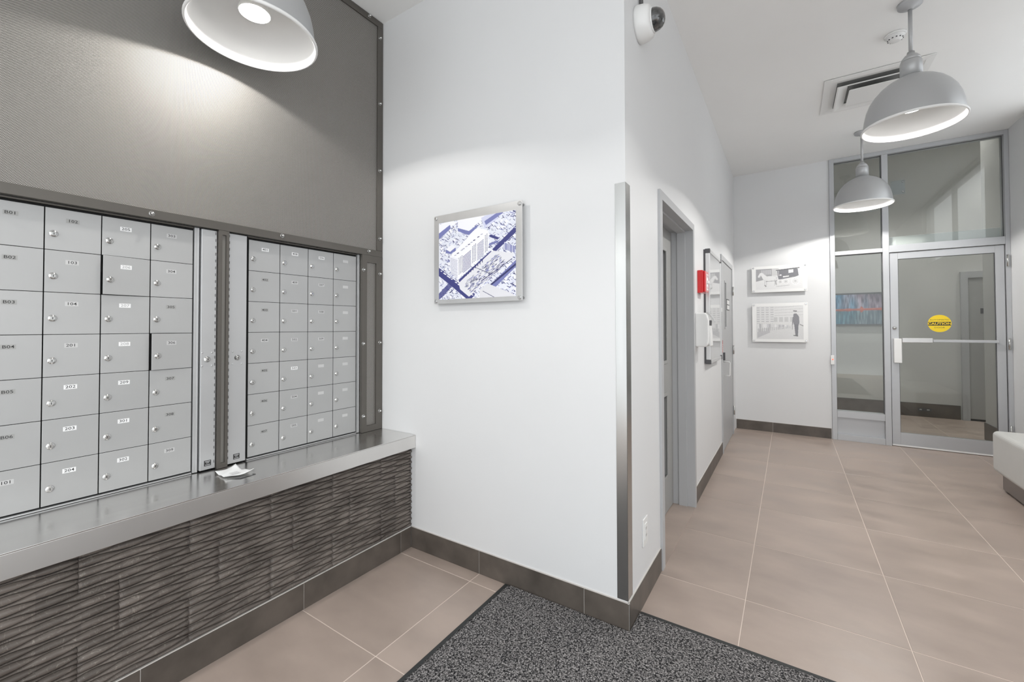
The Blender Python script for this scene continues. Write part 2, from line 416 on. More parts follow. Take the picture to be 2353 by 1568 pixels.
struct(wr.build('wall_right', M['wall']))
w2 = struct(empty('window_added', (XR+0.07, (wy0+wy1)/2, wz0)))  # unseen high window, added to brighten the far corridor
for k in range(3):
    yy = wy0 + (wy1-wy0-0.04)*k/2; MB().box(XR+0.05, XR+0.10, yy, yy+0.04, wz0, wz1).build('added_mullion', M['storefront'], w2)
for z_ in (wz0, wz1-0.04): MB().box(XR+0.04, XR+0.11, wy0, wy1, z_, z_+0.04).build('added_rail', M['storefront'], w2)
# vestibule behind the glass
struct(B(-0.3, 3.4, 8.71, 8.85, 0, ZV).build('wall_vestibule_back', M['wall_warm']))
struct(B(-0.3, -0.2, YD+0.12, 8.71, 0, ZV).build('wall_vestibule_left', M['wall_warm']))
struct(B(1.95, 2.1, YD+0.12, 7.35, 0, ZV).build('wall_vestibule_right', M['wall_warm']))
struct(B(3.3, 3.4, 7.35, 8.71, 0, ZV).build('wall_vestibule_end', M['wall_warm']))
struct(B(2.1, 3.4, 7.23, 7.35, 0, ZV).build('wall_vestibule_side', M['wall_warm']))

# baseboards (tiles set on a strip of grout, white caulk on top)
def baseboard(side, axis, a_list, face, back, out):
    """axis 'y': runs along y with front face at x=face; axis 'x': runs along x with front face at y=face"""
    a0, a1 = a_list[0], a_list[-1]
    p = MB()
    if axis == 'y':
        p.box(back, face - out*0.0015, a0, a1, 0.0, HB-0.001); p.box(back, face-out*0.003, a0, a1, HB-0.001, HB+0.004)
    else:
        p.box(a0, a1, back, face - out*0.0015, 0.0, HB-0.001); p.box(a0, a1, back, face-out*0.003, HB-0.001, HB+0.004)
    s = struct(p.build('baseboard_'+side, M['caulk']))
    for q0, q1 in zip(a_list[:-1], a_list[1:]):
        t = MB(); g = 0.0012
        if axis == 'y': t.box(face-out*0.004, face, q0+g, q1-g, 0.001, HB)
        else: t.box(q0+g, q1-g, face-out*0.004, face, 0.001, HB)
        t.build('baseboard_tile', M['base'], s)
baseboard('left', 'y', [-1.28, -0.668, -0.046, 0.568, 1.182, 1.79, YB], XS, XS-0.012, 1)
baseboard('middle', 'x', [XS, -1.4385, -0.82, XC], YB, YB+wx, -1)
baseboard('corner', 'y', [YB+0.0005, 2.44], XC, XC-wx, 1)
baseboard('corridor', 'y', [3.475, 4.15, 4.76, 5.02], XC, XC-wx, 1)
baseboard('back', 'x', [XC+0.001, -0.19, 0.413], YD, YD+wx, -1)
struct(B(-0.2, 2.06, 8.695, 8.709, 0, 0.2).build('baseboard_vestibule', M['base']))
struct(B(1.936, 1.949, YD+0.13, 7.35, 0, 0.2).build('baseboard_vestibule_right', M['base']))

# ================================================================== MAIL WALL
# stone front under the counter: carved rows in short panels
stone = struct(B(XS-0.10, XS-0.013, -0.9, YB+0.007, HB+0.004, 0.606).build('trim_1', M['recess']))
tag(stone, 'dark carved stone front under the steel counter')
NR = 28; z0s, z1s = HB+0.006, 0.611; hrow = (z1s-z0s)/NR; LW = 0.195; rr = random.Random(3)
drift = [0.0]
for i in range(NR+1): drift.append(drift[-1] + rr.uniform(-0.25, 0.25)*0.5)
def bound(i, y):
    if i == 0: return z0s
    if i == NR: return z1s
    a = 0.36*hrow*(0.85+0.15*math.sin(i*1.7+y*3))
    return z0s + i*hrow + a*math.sin(2*PI*y/LW + PI*i + drift[i]*0.9) + 0.07*hrow*math.sin(y*9+i)
joints = [-0.83, -0.52, -0.21, 0.10, 0.405, 0.715, 1.025, 1.335, 1.645, YB+0.004]
for i in range(NR):
    off = 0.0 if (i//10) % 2 == 0 else 0.103
    js = [joints[0]] + [j+off for j in joints[1:-1]] + [joints[-1]]
    for a, b in zip(js[:-1], js[1:]):
        n = max(4, int((b-a)/0.019)); vs = []; fs = []; K = 6
        for s_ in range(n+1):
            y = a+0.0006 + (b-a-0.0012)*s_/n; lo, hi = bound(i, y), bound(i+1, y); wd = hi-lo
            dep = 0.0125*min(1.3, wd/hrow)**0.6 + 0.0005
            for k in range(K+1):
                t = k/K; x = XS-0.014 + dep*(math.sin(PI*t)**0.45 if 0 < t < 1 else 0)
                vs.append((x, y, lo + 0.0005 + (wd-0.001)*t))
        for s_ in range(n):
            for k in range(K): fs.append((s_*(K+1)+k, (s_+1)*(K+1)+k, (s_+1)*(K+1)+k+1, s_*(K+1)+k+1))
        fs.append(tuple(range(K+1))[::-1]); fs.append(tuple(n*(K+1)+k for k in range(K+1)))
        m_ = MB(); m_.add(vs, fs, 0, True); m_.build('stone_strip', M['stone'], stone)

# counter
ct = empty('steel_counter', (-2.1, 0.5, 0.613), 'long brushed stainless steel counter ledge under the mailboxes', 'counter')
MB().box(-2.33, XT, -0.9, YB+0.006, ZT-0.004, ZT).build('counter_top', M['steel'], ct, bev=0.001)
MB().box(XT-0.004, XT, -0.9, YB+0.006, 0.612, ZT-0.0045).build('front_lip', M['lipsteel'], ct, bev=0.001)
MB().box(-2.33, XT-0.005, -0.9, YB+0.006, 0.612, 0.640).build('counter_core', M['recess'], ct)

def bolt(parent, y, z, x=XA, name='bolt', r=0.0085):
    m_ = MB().lathe([(r*1.0, 0), (r*1.0, 0.006), (r*0.9, 0.009), (r*0.75, 0.014), (r*0.4, 0.017), (0.0, 0.018)], 12, (x, y, z), 'x')
    m_.lathe([(r*1.25, 0), (r*1.25, 0.002)], 12, (x, y, z), 'x')
    return m_.build(name, M['chrome'], parent)

# upper mesh screen
up = empty('mesh_screen', (XA, 0.4, 1.811), 'large brown framed perforated metal screen above the mailboxes', 'screen')
def bar(y0, y1, z0, z1, par, nm='frame_bar'):
    return MB().box(XA-0.022, XA, y0, y1, z0, z1).build(nm, M['darkmetal'], par, bev=0.0015)
bar(-0.9, YB+0.006, 1.811, 1.8505, up); bar(1.835, YB+0.006, 1.851, 3.3265, up); bar(-0.9, YB+0.006, 3.327, ZC-0.002, up)
MB().box(XA-0.012, XA-0.008, -0.9, 1.8345, 1.851, 3.3265).build('perforated_sheet', M['mesh'], up)
for y, z in [(1.851, 3.2546), (1.851, 2.819), (1.851, 2.377), (1.853, 1.931), (1.767, 3.352), (1.2, 3.352), (0.6, 3.352),
             (1.767, 1.836), (1.215, 1.836), (0.667, 1.831), (0.12, 1.831)]: bolt(up, y, z)

# mailbox cabinets
ZB0, ZB1 = 0.703, 1.795
def mail_cabinet(name, label, ycols, numbers, side, acc, trim, ajar):
    c = empty(name, (XB, (ycols[0]+ycols[-1])/2, 0.692), label, 'mailbox')
    ya, yb = min(ycols[0], acc[0], trim[0]), max(ycols[-1], acc[1], trim[1])
    MB().box(-2.325, XB-0.012, ya, yb, 0.692, 1.8105).build('cabinet_body', M['recess'], c)
    nR = 7; dz = (ZB1-ZB0)/nR
    # trims around the doors
    tr = MB()
    tr.box(XB-0.012, XB+0.004, trim[0], trim[1], 0.694, 1.809)
    tr.box(XB-0.012, XB+0.0065, trim[0]+0.012 if side == 'l' else trim[0]+0.010, trim[1]-0.001, 0.694, 1.809)
    tr.build('trim_post', M['alu'], c, bev=0.001)
    MB().box(XB-0.012, XB+0.004, ycols[0]-0.004, ycols[-1], 0.6925, 0.6975).build('bottom_rail', M['alu'], c)
    MB().box(XB-0.012, XB+0.003, ycols[0]-0.004, ycols[-1], 1.8035, 1.8095).build('top_rail', M['darkmetal'], c)
    for ci in range(len(ycols)-1):
        y0, y1 = ycols[ci]+0.0016, ycols[ci+1]-0.0016
        for r in range(nR):
            num, sty = numbers[ci][r]
            z1 = ZB1 - r*dz - 0.0010; z0 = ZB1-(r+1)*dz + 0.0010
            org = (XB, y1, z0)       # hinge at right edge
            d = MB().box(XB-0.0025, XB, y0, y1, z0, z1).build('mailbox_door', M['boxdoor'], c, bev=0.0008, origin=org, seg=1)
            if num in ajar:
                d['label'] = 'mailbox door %s standing slightly ajar' % num
            elif num: d['label'] = 'mailbox door numbered %s' % num
            # lock
            ly, lz = y0+0.0215, z0+0.059
            lk = MB().lathe([(0.0125, 0), (0.0125, 0.0015), (0.0105, 0.003), (0.0080, 0.0032), (0.0078, 0.006), (0.0065, 0.0068)], 16, (XB, ly, lz), 'x')
            lk.box(XB+0.0066, XB+0.0073, ly-0.0009, ly+0.0009, lz-0.004, lz+0.004, mi=1)
            lko = lk.build('lock', [M['chrome'], M['black']], d)
            # number label
            lw, lh = 0.036, 0.0165; cy = (y0+y1)/2 - 0.004; cz = z0+0.1135
            if side == 'r': lw, lh = 0.036, 0.0165; cy = (y0+y1)/2 + 0.002
            lm = {'g': M['labelgrey'], 'c': M['labelclear'], 'w': M['labelwhite'], 'f': M['labelwhite'], 'b': M['labelclear']}[sty]
            pl = MB().box(XB, XB+0.0004, cy-lw/2, cy+lw/2, cz-lh/2, cz+lh/2)
            mats = [lm, M['inkfaint'] if sty == 'f' else M['ink']]
            if num:
                vs, fs = text_mb(num, 0.0150, (XB, cy, cz), (0, 1, 0), (0, 0, 1), (1, 0, 0), 0.0006, wide=1.25, bold=0.006)
                pl.add(vs, fs, 1)
            po = pl.build('number_label', mats, d)
            if num in ajar: d.rotation_euler = (0, 0, math.radians(ajar[num]))
    # narrow access panel
    a = MB().box(XB-0.012, XB+0.016, acc[0]+0.0015, acc[1]-0.0010, 0.698, 1.806).build('access_panel', M['alu'], c, bev=0.002)
    hy = acc[1]-0.0065 if side == 'l' else acc[0]+0.0065
    h = MB(); n = 34
    for k in range(n):
        zz = 0.704 + k*(1.095/n); h.box(XB+0.016, XB+0.019, hy-0.003, hy+0.003, zz, zz+0.019)
        h.box(XB+0.016, XB+0.0163, hy-0.0012, hy+0.0012, zz+0.019, zz+0.0322, mi=1)
    h.build('piano_hinge', [M['alu'], M['capgrey']], a)
    ly = 0.88 if side == 'l' else 1.008; lz = 1.205; xf = XB+0.016
    k = MB().lathe([(0.013, 0), (0.013, 0.002), (0.009, 0.003), (0.009, 0.012), (0.0075, 0.013)], 16, (xf, ly, lz), 'x')
    k.box(xf+0.013, xf+0.0137, ly-0.001, ly+0.001, lz-0.0045, lz+0.0045, mi=1)
    k.build('panel_lock', [M['chrome'], M['black']], a)
    for dy in (-0.020, 0.020):
        for dz_ in (-0.03, 0.03): MB().lathe([(0.0045, 0), (0.004, 0.0015), (0.0, 0.0022)], 8, (xf, ly+dy, lz+dz_), 'x').build('rivet', M['alu'], a)
    ty = 0.886 if side == 'l' else 1.008
    t = MB().box(xf, xf+0.0006, ty-0.014, ty+0.014, 0.715, 0.740)
    for q in ((0.733, 0.737, 0.010), (0.727, 0.730, 0.006), (0.718, 0.7215, 0.010)): t.box(xf+0.0006, xf+0.0009, ty-q[2], ty+q[2], q[0], q[1], mi=1)
    t.build('maker_tag', [M['tagblack'], M['alu']], a)
    return c
Ln = [[('B01', 'g'), ('B02', 'g'), ('B03', 'g'), ('B04', 'g'), ('B05', 'g'), ('B06', 'g'), ('101', 'c')],
      [('102', 'g'), ('103', 'c'), ('104', 'c'), ('201', 'c'), ('202', 'w'), ('203', 'w'), ('204', 'w')],
      [('205', 'w'), ('206', 'f'), ('207', 'f'), ('208', 'f'), ('209', 'w'), ('301', 'w'), ('302', 'w')],
      [('303', 'c'), ('304', 'c'), ('305', 'g'), ('306', 'c'), ('307', 'g'), ('308', 'g'), ('309', 'c')]]
Rn = [[('401', 'w'), ('402', 'g'), ('403', 'g'), ('404', 'c'), ('405', 'g'), ('406', 'g'), ('407', 'g')],
      [('408', 'w'), ('409', 'c'), ('501', 'c'), ('502', 'c'), ('503', 'w'), ('504', 'c'), ('505', 'c')],
      [('506', 'w'), ('507', 'c'), ('508', 'c'), ('509', 'c'), ('', 'b'), ('', 'b'), ('', 'b')],
      [('', 'b')]*7]
mail_cabinet('mail_cabinet', 'left bank of mailboxes numbered B01 to 309, two doors ajar', [0.211, 0.3655, 0.5195, 0.6735, 0.8275], Ln, 'l',
             (0.853, 0.918), (0.831, 0.850), {'206': 5.5, '306': 6.5})
mail_cabinet('mail_cabinet', 'right bank of mailboxes numbered from 401 beside the corner', [1.064, 1.222, 1.380, 1.539, 1.698], Rn, 'r',
             (0.964, 1.050), (1.703, 1.7185), {})
# continuation of the bank beyond the left edge of view
MB().box(-2.325, XB, -0.9, 0.206, 0.692, 1.8105).build('filler_panel', M['boxdoor'])
tag(bpy.data.objects['filler_panel'], 'plain aluminium filler left of the mailbox bank', 'panel')

def slot_panel(label, y0, y1, my0, my1, z0, z1, mz0, mz1, bolts):
    p = empty('vent_panel', (XA, (y0+y1)/2, z0), label, 'panel')
    f = MB(); x0 = XA-0.02
    f.box(x0, XA, y0, my0, z0, z1); f.box(x0, XA, my1, y1, z0, z1); f.box(x0, XA, my0, my1, z0, mz0); f.box(x0, XA, my0, my1, mz1, z1)
    f.build('panel_frame', M['darkmetal'], p)
    MB().box(XA-0.014, XA-0.010, my0, my1, mz0, mz1).build('perforated_sheet', M['mesh'], p)
    for y, z in bolts: bolt(p, y, z)
slot_panel('tall brown framed mesh panel right of the mailboxes, bolted on both sides', 1.7195, YB+0.006, 1.756, 1.828, 0.6925, 1.8105, 0.73, 1.765,
           [(1.728, 1.714), (1.728, 1.25), (1.7295, 0.796), (1.855, 1.70), (1.855, 1.253), (1.855, 0.81)])
slot_panel('thin brown mesh strip between the two mailbox banks', 0.9185, 0.9635, 0.934, 0.951, 0.6925, 1.8105, 0.716, 1.79, [])

# paper on the counter
pp = MB(); nx, ny = 14, 14; vs = []
P4 = [Vector((-2.175, 0.885, 0)), Vector((-2.180, 0.972, 0)), Vector((-2.035, 0.985, 0)), Vector((-2.062, 0.880, 0))]
for i in range(nx+1):
    for j in range(ny+1):
        s_, t = i/nx, j/ny
        p = P4[0]*(1-s_)*(1-t) + P4[1]*(1-s_)*t + P4[2]*s_*t + P4[3]*s_*(1-t)
        h = 0.0035 + 0.006*abs(math.sin(s_*3.1+t*2))*(0.4+t) + 0.010*(abs(s_-.5)*2)**3 * (abs(t-.5)*2)**2 + 0.0016*math.sin(13*s_+7*t)
        vs.append((p.x, p.y, ZT+h))
pp.add(vs, [(i*(ny+1)+j, (i+1)*(ny+1)+j, (i+1)*(ny+1)+j+1, i*(ny+1)+j+1) for i in range(nx) for j in range(ny)], 0, True)
pe = empty('paper_slip', (-2.11, 0.93, ZT), 'crumpled white paper in clear wrap lying on the steel counter', 'paper')
po = pp.build('sheet', M['paper'], pe); so = po.modifiers.new('s', 'SOLIDIFY'); so.thickness = 0.0012
ln = MB()
for k in range(5):
    ln.box(-2.09+k*0.008, -2.0875+k*0.008, 0.905, 0.94 - 0.004*(k % 2), ZT+0.0138, ZT+0.0141)
ln.build('printed_lines', M['inkfaint'], pe)
MB().prism([(-2.06, 0.885), (-2.012, 0.918), (-2.02, 0.985), (-2.035, 0.978)], ZT+0.0004, ZT+0.0022).build('clear_wrap', M['clear'], pe)

# ================================================================== LAMPS
RZ = 2.60
def build_lamp():
    r = empty('pendant_lamp', (0, 0, ZC)); z = RZ
    def lat(prof, mats, name, par, n=64, caps=True):
        m_ = MB().lathe([(a, z+h) for a, h in prof], n)
        if not caps:
            keep = [i for i, f in enumerate(m_.f) if len(f) < 10]
            m_.f = [m_.f[i] for i in keep]; m_.mi = [m_.mi[i] for i in keep]; m_.sm = [m_.sm[i] for i in keep]
        return m_.build(name, mats, par)
    outer = [(0.2375, 0.012), (0.2375, 0.016), (0.2355, 0.04), (0.2305, 0.08), (0.221, 0.125), (0.205, 0.168),
             (0.182, 0.206), (0.153, 0.240), (0.120, 0.266), (0.090, 0.283), (0.068, 0.292), (0.064, 0.298), (0.055, 0.300)]
    sh = lat(outer, M['lampgrey'], 'lamp_shade', r, caps=False)
    inner = [(0.0, 0.292)] + [(max(a-0.002, 0.001), h-0.001) for a, h in outer[::-1][2:]] + [(0.2345, 0.010), (0.238, 0.007), (0.2375, 0.0045)]
    lat(inner, M['lining'], 'shade_lining', sh, caps=False)
    lat([(0.2375, 0.012), (0.244, 0.010), (0.2475, 0.006), (0.2475, 0.0), (0.244, -0.004), (0.239, -0.004), (0.2365, 0.0), (0.2375, 0.0045)],
        M['whitepaint'], 'rolled_rim', sh, caps=False)
    lat([(0.054, 0.300), (0.053, 0.392), (0.050, 0.400)], M['lampgrey'], 'neck', r, 32)
    lat([(0.0495, 0.4005), (0.043, 0.420), (0.030, 0.437), (0.020, 0.443), (0.018, 0.458), (0.0, 0.459)], M['lampgrey'], 'neck_cap', r, 32)
    MB().lathe([(0.0105, z+0.458), (0.0105, ZC-0.03)], 16).build('stem', M['lampgrey'], r)
    MB().lathe([(0.013, ZC-0.045), (0.020, ZC-0.03), (0.060, ZC-0.020), (0.062, ZC-0.001)], 32).build('ceiling_canopy', M['framegrey'], r)
    bl = MB().lathe([(0.0, 0.0975+z), (0.030, 0.0980+z), (0.052, 0.1000+z), (0.058, 0.1015+z)], 32)
    bo = bl.build('light_bulb', M['bulb'], r)
    ld = bpy.data.lights.new('bulb_light', 'SPOT'); ld.energy = LAMP_W; ld.color = (1.0, 0.975, 0.94)
    ld.spot_size = math.radians(151); ld.spot_blend = 0.06; ld.shadow_soft_size = 0.045
    lo = bpy.data.objects.new('bulb_light', ld); COL.objects.link(lo); lo.parent = r; lo.location = (0, 0, z+0.094-ZC)
    MB().lathe([(0.0585, 0.1025+z), (0.0605, 0.1015+z), (0.062, 0.106+z), (0.060, 0.115+z), (0.047, 0.155+z), (0.032, 0.19+z), (0.022, 0.215+z), (0.022, 0.285+z)], 24).build('bulb_base', M['white'], r)
    return r
L0 = build_lamp()
lamps = [((-1.913, 0.914), 'silver dome pendant lamp hanging in front of the mesh screen'),
         ((0.652, 3.555), 'nearer corridor silver dome pendant lamp, below the smoke detector and air diffuser'),
         ((0.650, 5.66), 'far silver dome pendant lamp in front of the glass partition'),
         ((0.65, 1.45), 'added unseen silver dome pendant lamp overhead right of the camera'),  # this lamp and the next two are unseen, added to light the lobby
         ((-1.925, -1.2), 'added unseen silver dome pendant lamp behind the camera near the mail wall'),
         ((0.65, -0.66), 'added unseen silver dome pendant lamp behind the camera')]
for k, (p, lb) in reversed(list(enumerate(lamps))):
    o = L0 if k == 0 else copy_tree(L0)
    o.location = (p[0], p[1], ZC); tag(o, lb, 'lamp', 'silver dome pendant lamps')
    if k in (0, 1, 2, 3):
        dimmed = [c for c in o.children if c.type == 'LIGHT'][0]
        dimmed.data = dimmed.data.copy(); dimmed.data.energy = LAMP_W*{0: 0.42, 1: 1.15, 2: 1.35, 3: 0.5}[k]

# ================================================================== WALL B
# corner guard
cg = MB(); t_ = 0.0016
cg.box(-0.6615, XC-wx+t_, YB+wx-t_, YB+wx, 0.131, 2.005); cg.box(XC-wx, XC-wx+t_, YB+wx-t_, YB+wx+0.062, 0.131, 2.005)
tag(cg.build('corner_guard', M['guard'], bev=0.0006), 'stainless steel angle guarding the outer wall corner', 'corner guard')

# aerial print on aluminium plate
def aerial():
    p = Pic(300, 281, (0.90, 0.91, 0.95)); rg = random.Random(11); navy = (0.25, 0.26, 0.50); mid = (0.47, 0.49, 0.70); ink = (0.20, 0.21, 0.40); wh = (0.95, 0.95, 0.97)
    for k in range(1700):        # small roofs and shadows following two street directions
        x, y = rg.random(), rg.random(); a = rg.choice((0.62, -0.55)); l = rg.uniform(.008, .040); c = rg.choice((navy, mid, ink, wh, wh, (.8, .81, .9)))
        p.line(x, y, x+l, y-l*a, rg.uniform(.003, .010), c, .9)
    for k in range(260):
        x, y = rg.random(), rg.random(); p.poly([(x, y), (x+.03, y-.02), (x+.05, y), (x+.02, y+.022)], rg.choice((wh, (.88, .89, .94))))
        p.line(x, y, x+.02, y+.022, .006, ink, .8)
    # big flat roofs at the top
    p.poly([(0, .02), (.17, -.02), (.26, .03), (.06, .12), (0, .16)], wh); p.poly([(0, .13), (.16, .04), (.17, .09), (0, .21)], mid)
    p.poly([(.27, .0), (.58, -.1), (.62, .02), (.42, .16), (.27, .10)], wh); p.poly([(.27, .10), (.42, .16), (.53, .10), (.53, .13), (.42, .21), (.27, .14)], mid)
    p.poly([(.58, .02), (.75, -.02), (.8, .06), (.62, .16)], (.82, .83, .92)); p.poly([(.62, .07), (.85, -.04), (.85, .01), (.64, .12)], mid)
    # streets
    p.poly([(.30, .86), (.98, .16), (1, .17), (1, .24), (.36, .92)], navy, .0)
    p.poly([(.28, .76), (.70, .44), (.97, .21), (1, .21), (1, .26), (.72, .49), (.50, .66), (.30, .82)], navy)
    p.poly([(0, .58), (.20, .74), (.50, .95), (.46, 1.0), (.38, 1.0), (.14, .80), (0, .69)], navy)
    p.poly([(.68, .86), (1, .58), (1, .66), (.76, .88), (.70, .88)], mid); p.line(.70, .85, 1, .63, .02, ink)
    p.poly([(0, .92), (.20, .74), (.24, .79), (.06, .96), (0, 1)], navy, .8)
    for k in range(30):
        t = rg.random(); p.line(.02+.44*t, .62+.34*t, .035+.44*t, .625+.34*t, .01, wh)
    # car park blocks
    p.poly([(.28, .80), (.72, .44), (.98, .50), (.95, .56), (.58, .86), (.42, .98), (.30, .88)], (.90, .90, .92))
    for k in range(260):
        u, v = rg.random(), rg.random(); x = .33+.55*u*.8+.12*v; y = .82-.33*u+.13*v
        p.line(x, y, x+.02, y-.012, .007, rg.choice((ink, (.55, .56, .62), mid)), .8)
    for k in range(26):
        t = k/26; p.line(.58+.38*t, .80-.24*t, .588+.38*t, .793-.24*t, .008, ink); p.line(.50+.2*t, .62+.1*t, .506+.2*t, .623+.1*t, .006, ink, .8)
    p.poly([(.56, .90), (.66, .83), (.98, .98), (.98, 1), (.56, 1)], (.88, .88, .90)); p.line(.60, .92, .74, 1, .006, ink)
    p.poly([(.86, .36), (.99, .42), (.99, .50), (.86, .44)], mid)
    for k in range(7): p.line(.87+.018*k, .36+.008*k, .87+.018*k, .45+.008*k, .006, wh)
    # the slab building
    p.poly([(.16, .45), (.20, .42), (.50, .15), (.54, .14), (.67, .19), (.67, .23), (.28, .48), (.25, .50)], (.97, .97, .98))
    p.poly([(.16, .44), (.27, .49), (.27, .75), (.17, .66)], (.93, .93, .96)); p.poly([(.27, .49), (.67, .21), (.67, .44), (.27, .75)], (.98, .98, .99))
    for k in range(12):
        f0 = .018*k; p.line(.17, .475+f0, .26, .515+f0*1.05, .004, ink, .55)
        p.line(.34, .475+f0, .445, .405+f0, .007, navy, .85); p.line(.53, .345+f0*.95, .61, .29+f0*.95, .006, navy, .8)
        for x in (.285, .305, .325, .465, .485, .505, .63, .65): p.line(x, .49-(x-.285)*.70+f0, x+.006, .486-(x-.285)*.70+f0, .008, ink, .8)
    for k in range(9): p.line(.355+.03*k, .70-.021*k, .355+.03*k, .735-.021*k, .009, ink, .85)
    for k in range(12): x = rg.uniform(.2, .6); p.line(x, .46-(x-.2)*.62, x+.02, .455-(x-.2)*.62, .01, rg.choice((ink, (.7, .7, .78))))
    p.poly([(.10, .36), (.20, .31), (.24, .35), (.24, .38), (.17, .42), (.10, .40)], mid); p.poly([(.10, .35), (.19, .30), (.24, .34), (.16, .39)], wh)
    p.line(.68, .42, .72, .44, .02, wh); p.line(.70, .26, .78, .30, .03, navy); p.line(.69, .36, .78, .34, .025, mid)
    return p
def wall_print(name, label, x0, x1, z0, z1, bx, bz, pic, platemat, ydepth, piclab, yplane, so_in=0.016, bz2=None):
    e = empty(name, ((x0+x1)/2, yplane, z0), label, 'picture')
    MB().box(x0, x1, ydepth-0.004, ydepth, z0, z1).build('backing_plate', platemat, e, bev=0.001)
    pic.build('printed_picture', e, (x0+bx, ydepth-0.0046, z1-bz), (1, 0, 0), (0, 0, -1), (x1-x0-2*bx), (z1-z0-bz-(bz2 or bz)), (0, -1, 0), piclab)
    for x in (x0+so_in, x1-so_in):
        for z in (z0+so_in, z1-so_in):
            MB().lathe([(0.008, 0.0), (0.008, yplane-ydepth+0.004), (0.0105, yplane-ydepth+0.0045), (0.0105, yplane-ydepth+0.008), (0.008, yplane-ydepth+0.010)], 16,
                       (x, yplane, z), '-y').build('standoff', M['standoff'], e)
    return e
wall_print('framed_print', 'square brushed metal plate with blue aerial city print, on the wall beside the mailboxes', -1.748, -1.139, 1.487, 2.003, 0.038, 0.046,
           aerial(), M['platealu'], YB-0.022, 'blue and white aerial view of a city with a tall slab building', YB+wx, bz2=0.024)

# ================================================================== WALL C items
# recessed steel door
d1 = struct(empty('door_1', (-0.755, 2.95, 0)))
tag(d1, 'grey recessed door with tall narrow glass lites')
fr = MB(); xo = XC+0.006
# frame as a stepped profile: casing, first reveal, stop, second reveal
for (y0, y1, sgn) in ((2.447, 2.497, 1), (D1b-0.042, D1b+0.008, -1)):
    fr.box(XC-wx, xo, y0, y1, 0, D1z+0.012)
ya, yb = 2.497, D1b-0.042
fr.box(XC-wx, xo, ya, yb, D1z-0.038, D1z+0.012)
fr.box(XC-wx-0.15, XC-wx, D1a, 2.497, 0, D1z); fr.box(XC-wx-0.15, XC-wx, yb, D1b, 0, D1z); fr.box(XC-wx-0.15, XC-wx, ya, yb, D1z-0.038, D1z)
fr.box(XC-wx-0.10, XC-0.05, ya, ya+0.014, 0, D1z-0.038); fr.box(XC-wx-0.10, XC-0.05, yb-0.014, yb, 0, D1z-0.038); fr.box(XC-wx-0.10, XC-0.05, ya+0.014, yb-0.014, D1z-0.052, D1z-0.038)
fr.build('door_frame', M['framegrey'], d1)
lf = MB(); dx0, dx1 = -0.80, -0.757; ly0, ly1, lz1 = ya+0.003, yb-0.003, D1z-0.043
wa0, wa1 = 2.66, 3.245
for bx_ in ((ly0, wa0, 0.008, lz1), (wa1, ly1, 0.008, lz1), (wa0, wa1, 0.008, 0.26), (wa0, wa1, 0.86, 1.095), (wa0, wa1, 1.915, lz1)):
    lf.box(dx0, dx1, bx_[0], bx_[1], bx_[2], bx_[3])
lfo = lf.build('door_leaf', M['doorgrey'], d1)
for z0, z1 in ((0.26, 0.86), (1.095, 1.915)):
    g = MB()
    g.box(dx1-0.004, dx1+0.007, wa0-0.014, wa0+0.012, z0-0.014, z1+0.014); g.box(dx1-0.004, dx1+0.007, wa1-0.012, wa1+0.014, z0-0.014, z1+0.014)
    g.box(dx1-0.004, dx1+0.007, wa0+0.012, wa1-0.012, z0-0.014, z0+0.012); g.box(dx1-0.004, dx1+0.007, wa0+0.012, wa1-0.012, z1-0.012, z1+0.014)
    bd = g.build('glazing_bead', M['doorgrey'], lfo, bev=0.003)
    MB().box(dx0+0.018, dx0+0.024, wa0, wa1, z0, z1).build('glass_lite', M['darkglass'], lfo)
MB().box(-0.855, -0.60, ya, yb, 0.0, 0.004).build('threshold', M['tile'], d1)

# far door flush in the corridor wall
d2 = struct(empty('door_2', (XC, 5.56, 0))); tag(d2, 'grey flush door with slim lite near the back corner')
f2 = MB(); xo = XC+0.004
f2.box(XC-0.12, xo, 5.03, 5.085, 0, 2.13); f2.box(XC-0.12, xo, 6.035, 6.09, 0, 2.13); f2.box(XC-0.12, xo, 5.085, 6.035, 2.075, 2.13)
f2.build('door_frame', M['framegrey'], d2)
l2 = MB(); xf = XC-0.004; x0 = xf-0.042; a, b_ = 5.089, 6.031
l2.box(x0, xf, a, 5.32, 0.008, 2.07); l2.box(x0, xf, 5.43, b_, 0.008, 2.07); l2.box(x0, xf, 5.32, 5.43, 0.008, 1.34); l2.box(x0, xf, 5.32, 5.43, 1.86, 2.07)
l2o = l2.build('door_leaf', M['doorgrey2'], d2)
g = MB(); g.box(xf-.004, xf+.006, 5.308, 5.328, 1.33, 1.87); g.box(xf-.004, xf+.006, 5.422, 5.442, 1.33, 1.87); g.box(xf-.004, xf+.006, 5.328, 5.422, 1.33, 1.35); g.box(xf-.004, xf+.006, 5.328, 5.422, 1.85, 1.87)
g.build('glazing_bead', M['doorgrey2'], l2o); MB().box(x0+.01, x0+.016, 5.32, 5.43, 1.34, 1.86).build('glass_lite', M['darkglass'], l2o)
sg = MB().box(xf, xf+0.004, 5.50, 5.74, 1.545, 1.675)
for i in range(3):
    for j in range(2): sg.box(xf+0.004, xf+0.005, 5.515+i*0.075, 5.575+i*0.075, 1.555+j*0.06, 1.603+j*0.06, mi=1)
sg.build('room_sign', [M['tagblack'], M['white']], l2o)
MB().tube([(xf, 5.19, 0.965), (xf+0.055, 5.19, 0.965), (xf+0.062, 5.19, 0.958), (xf+0.062, 5.19, 0.822), (xf+0.055, 5.19, 0.815), (xf, 5.19, 0.815)], 0.007).build('pull_handle', M['white'], l2o)
MB().box(xf, xf+0.02, 5.13, 5.18, 0.985, 1.07).build('lock_plate', M['capgrey'], l2o, bev=0.003)
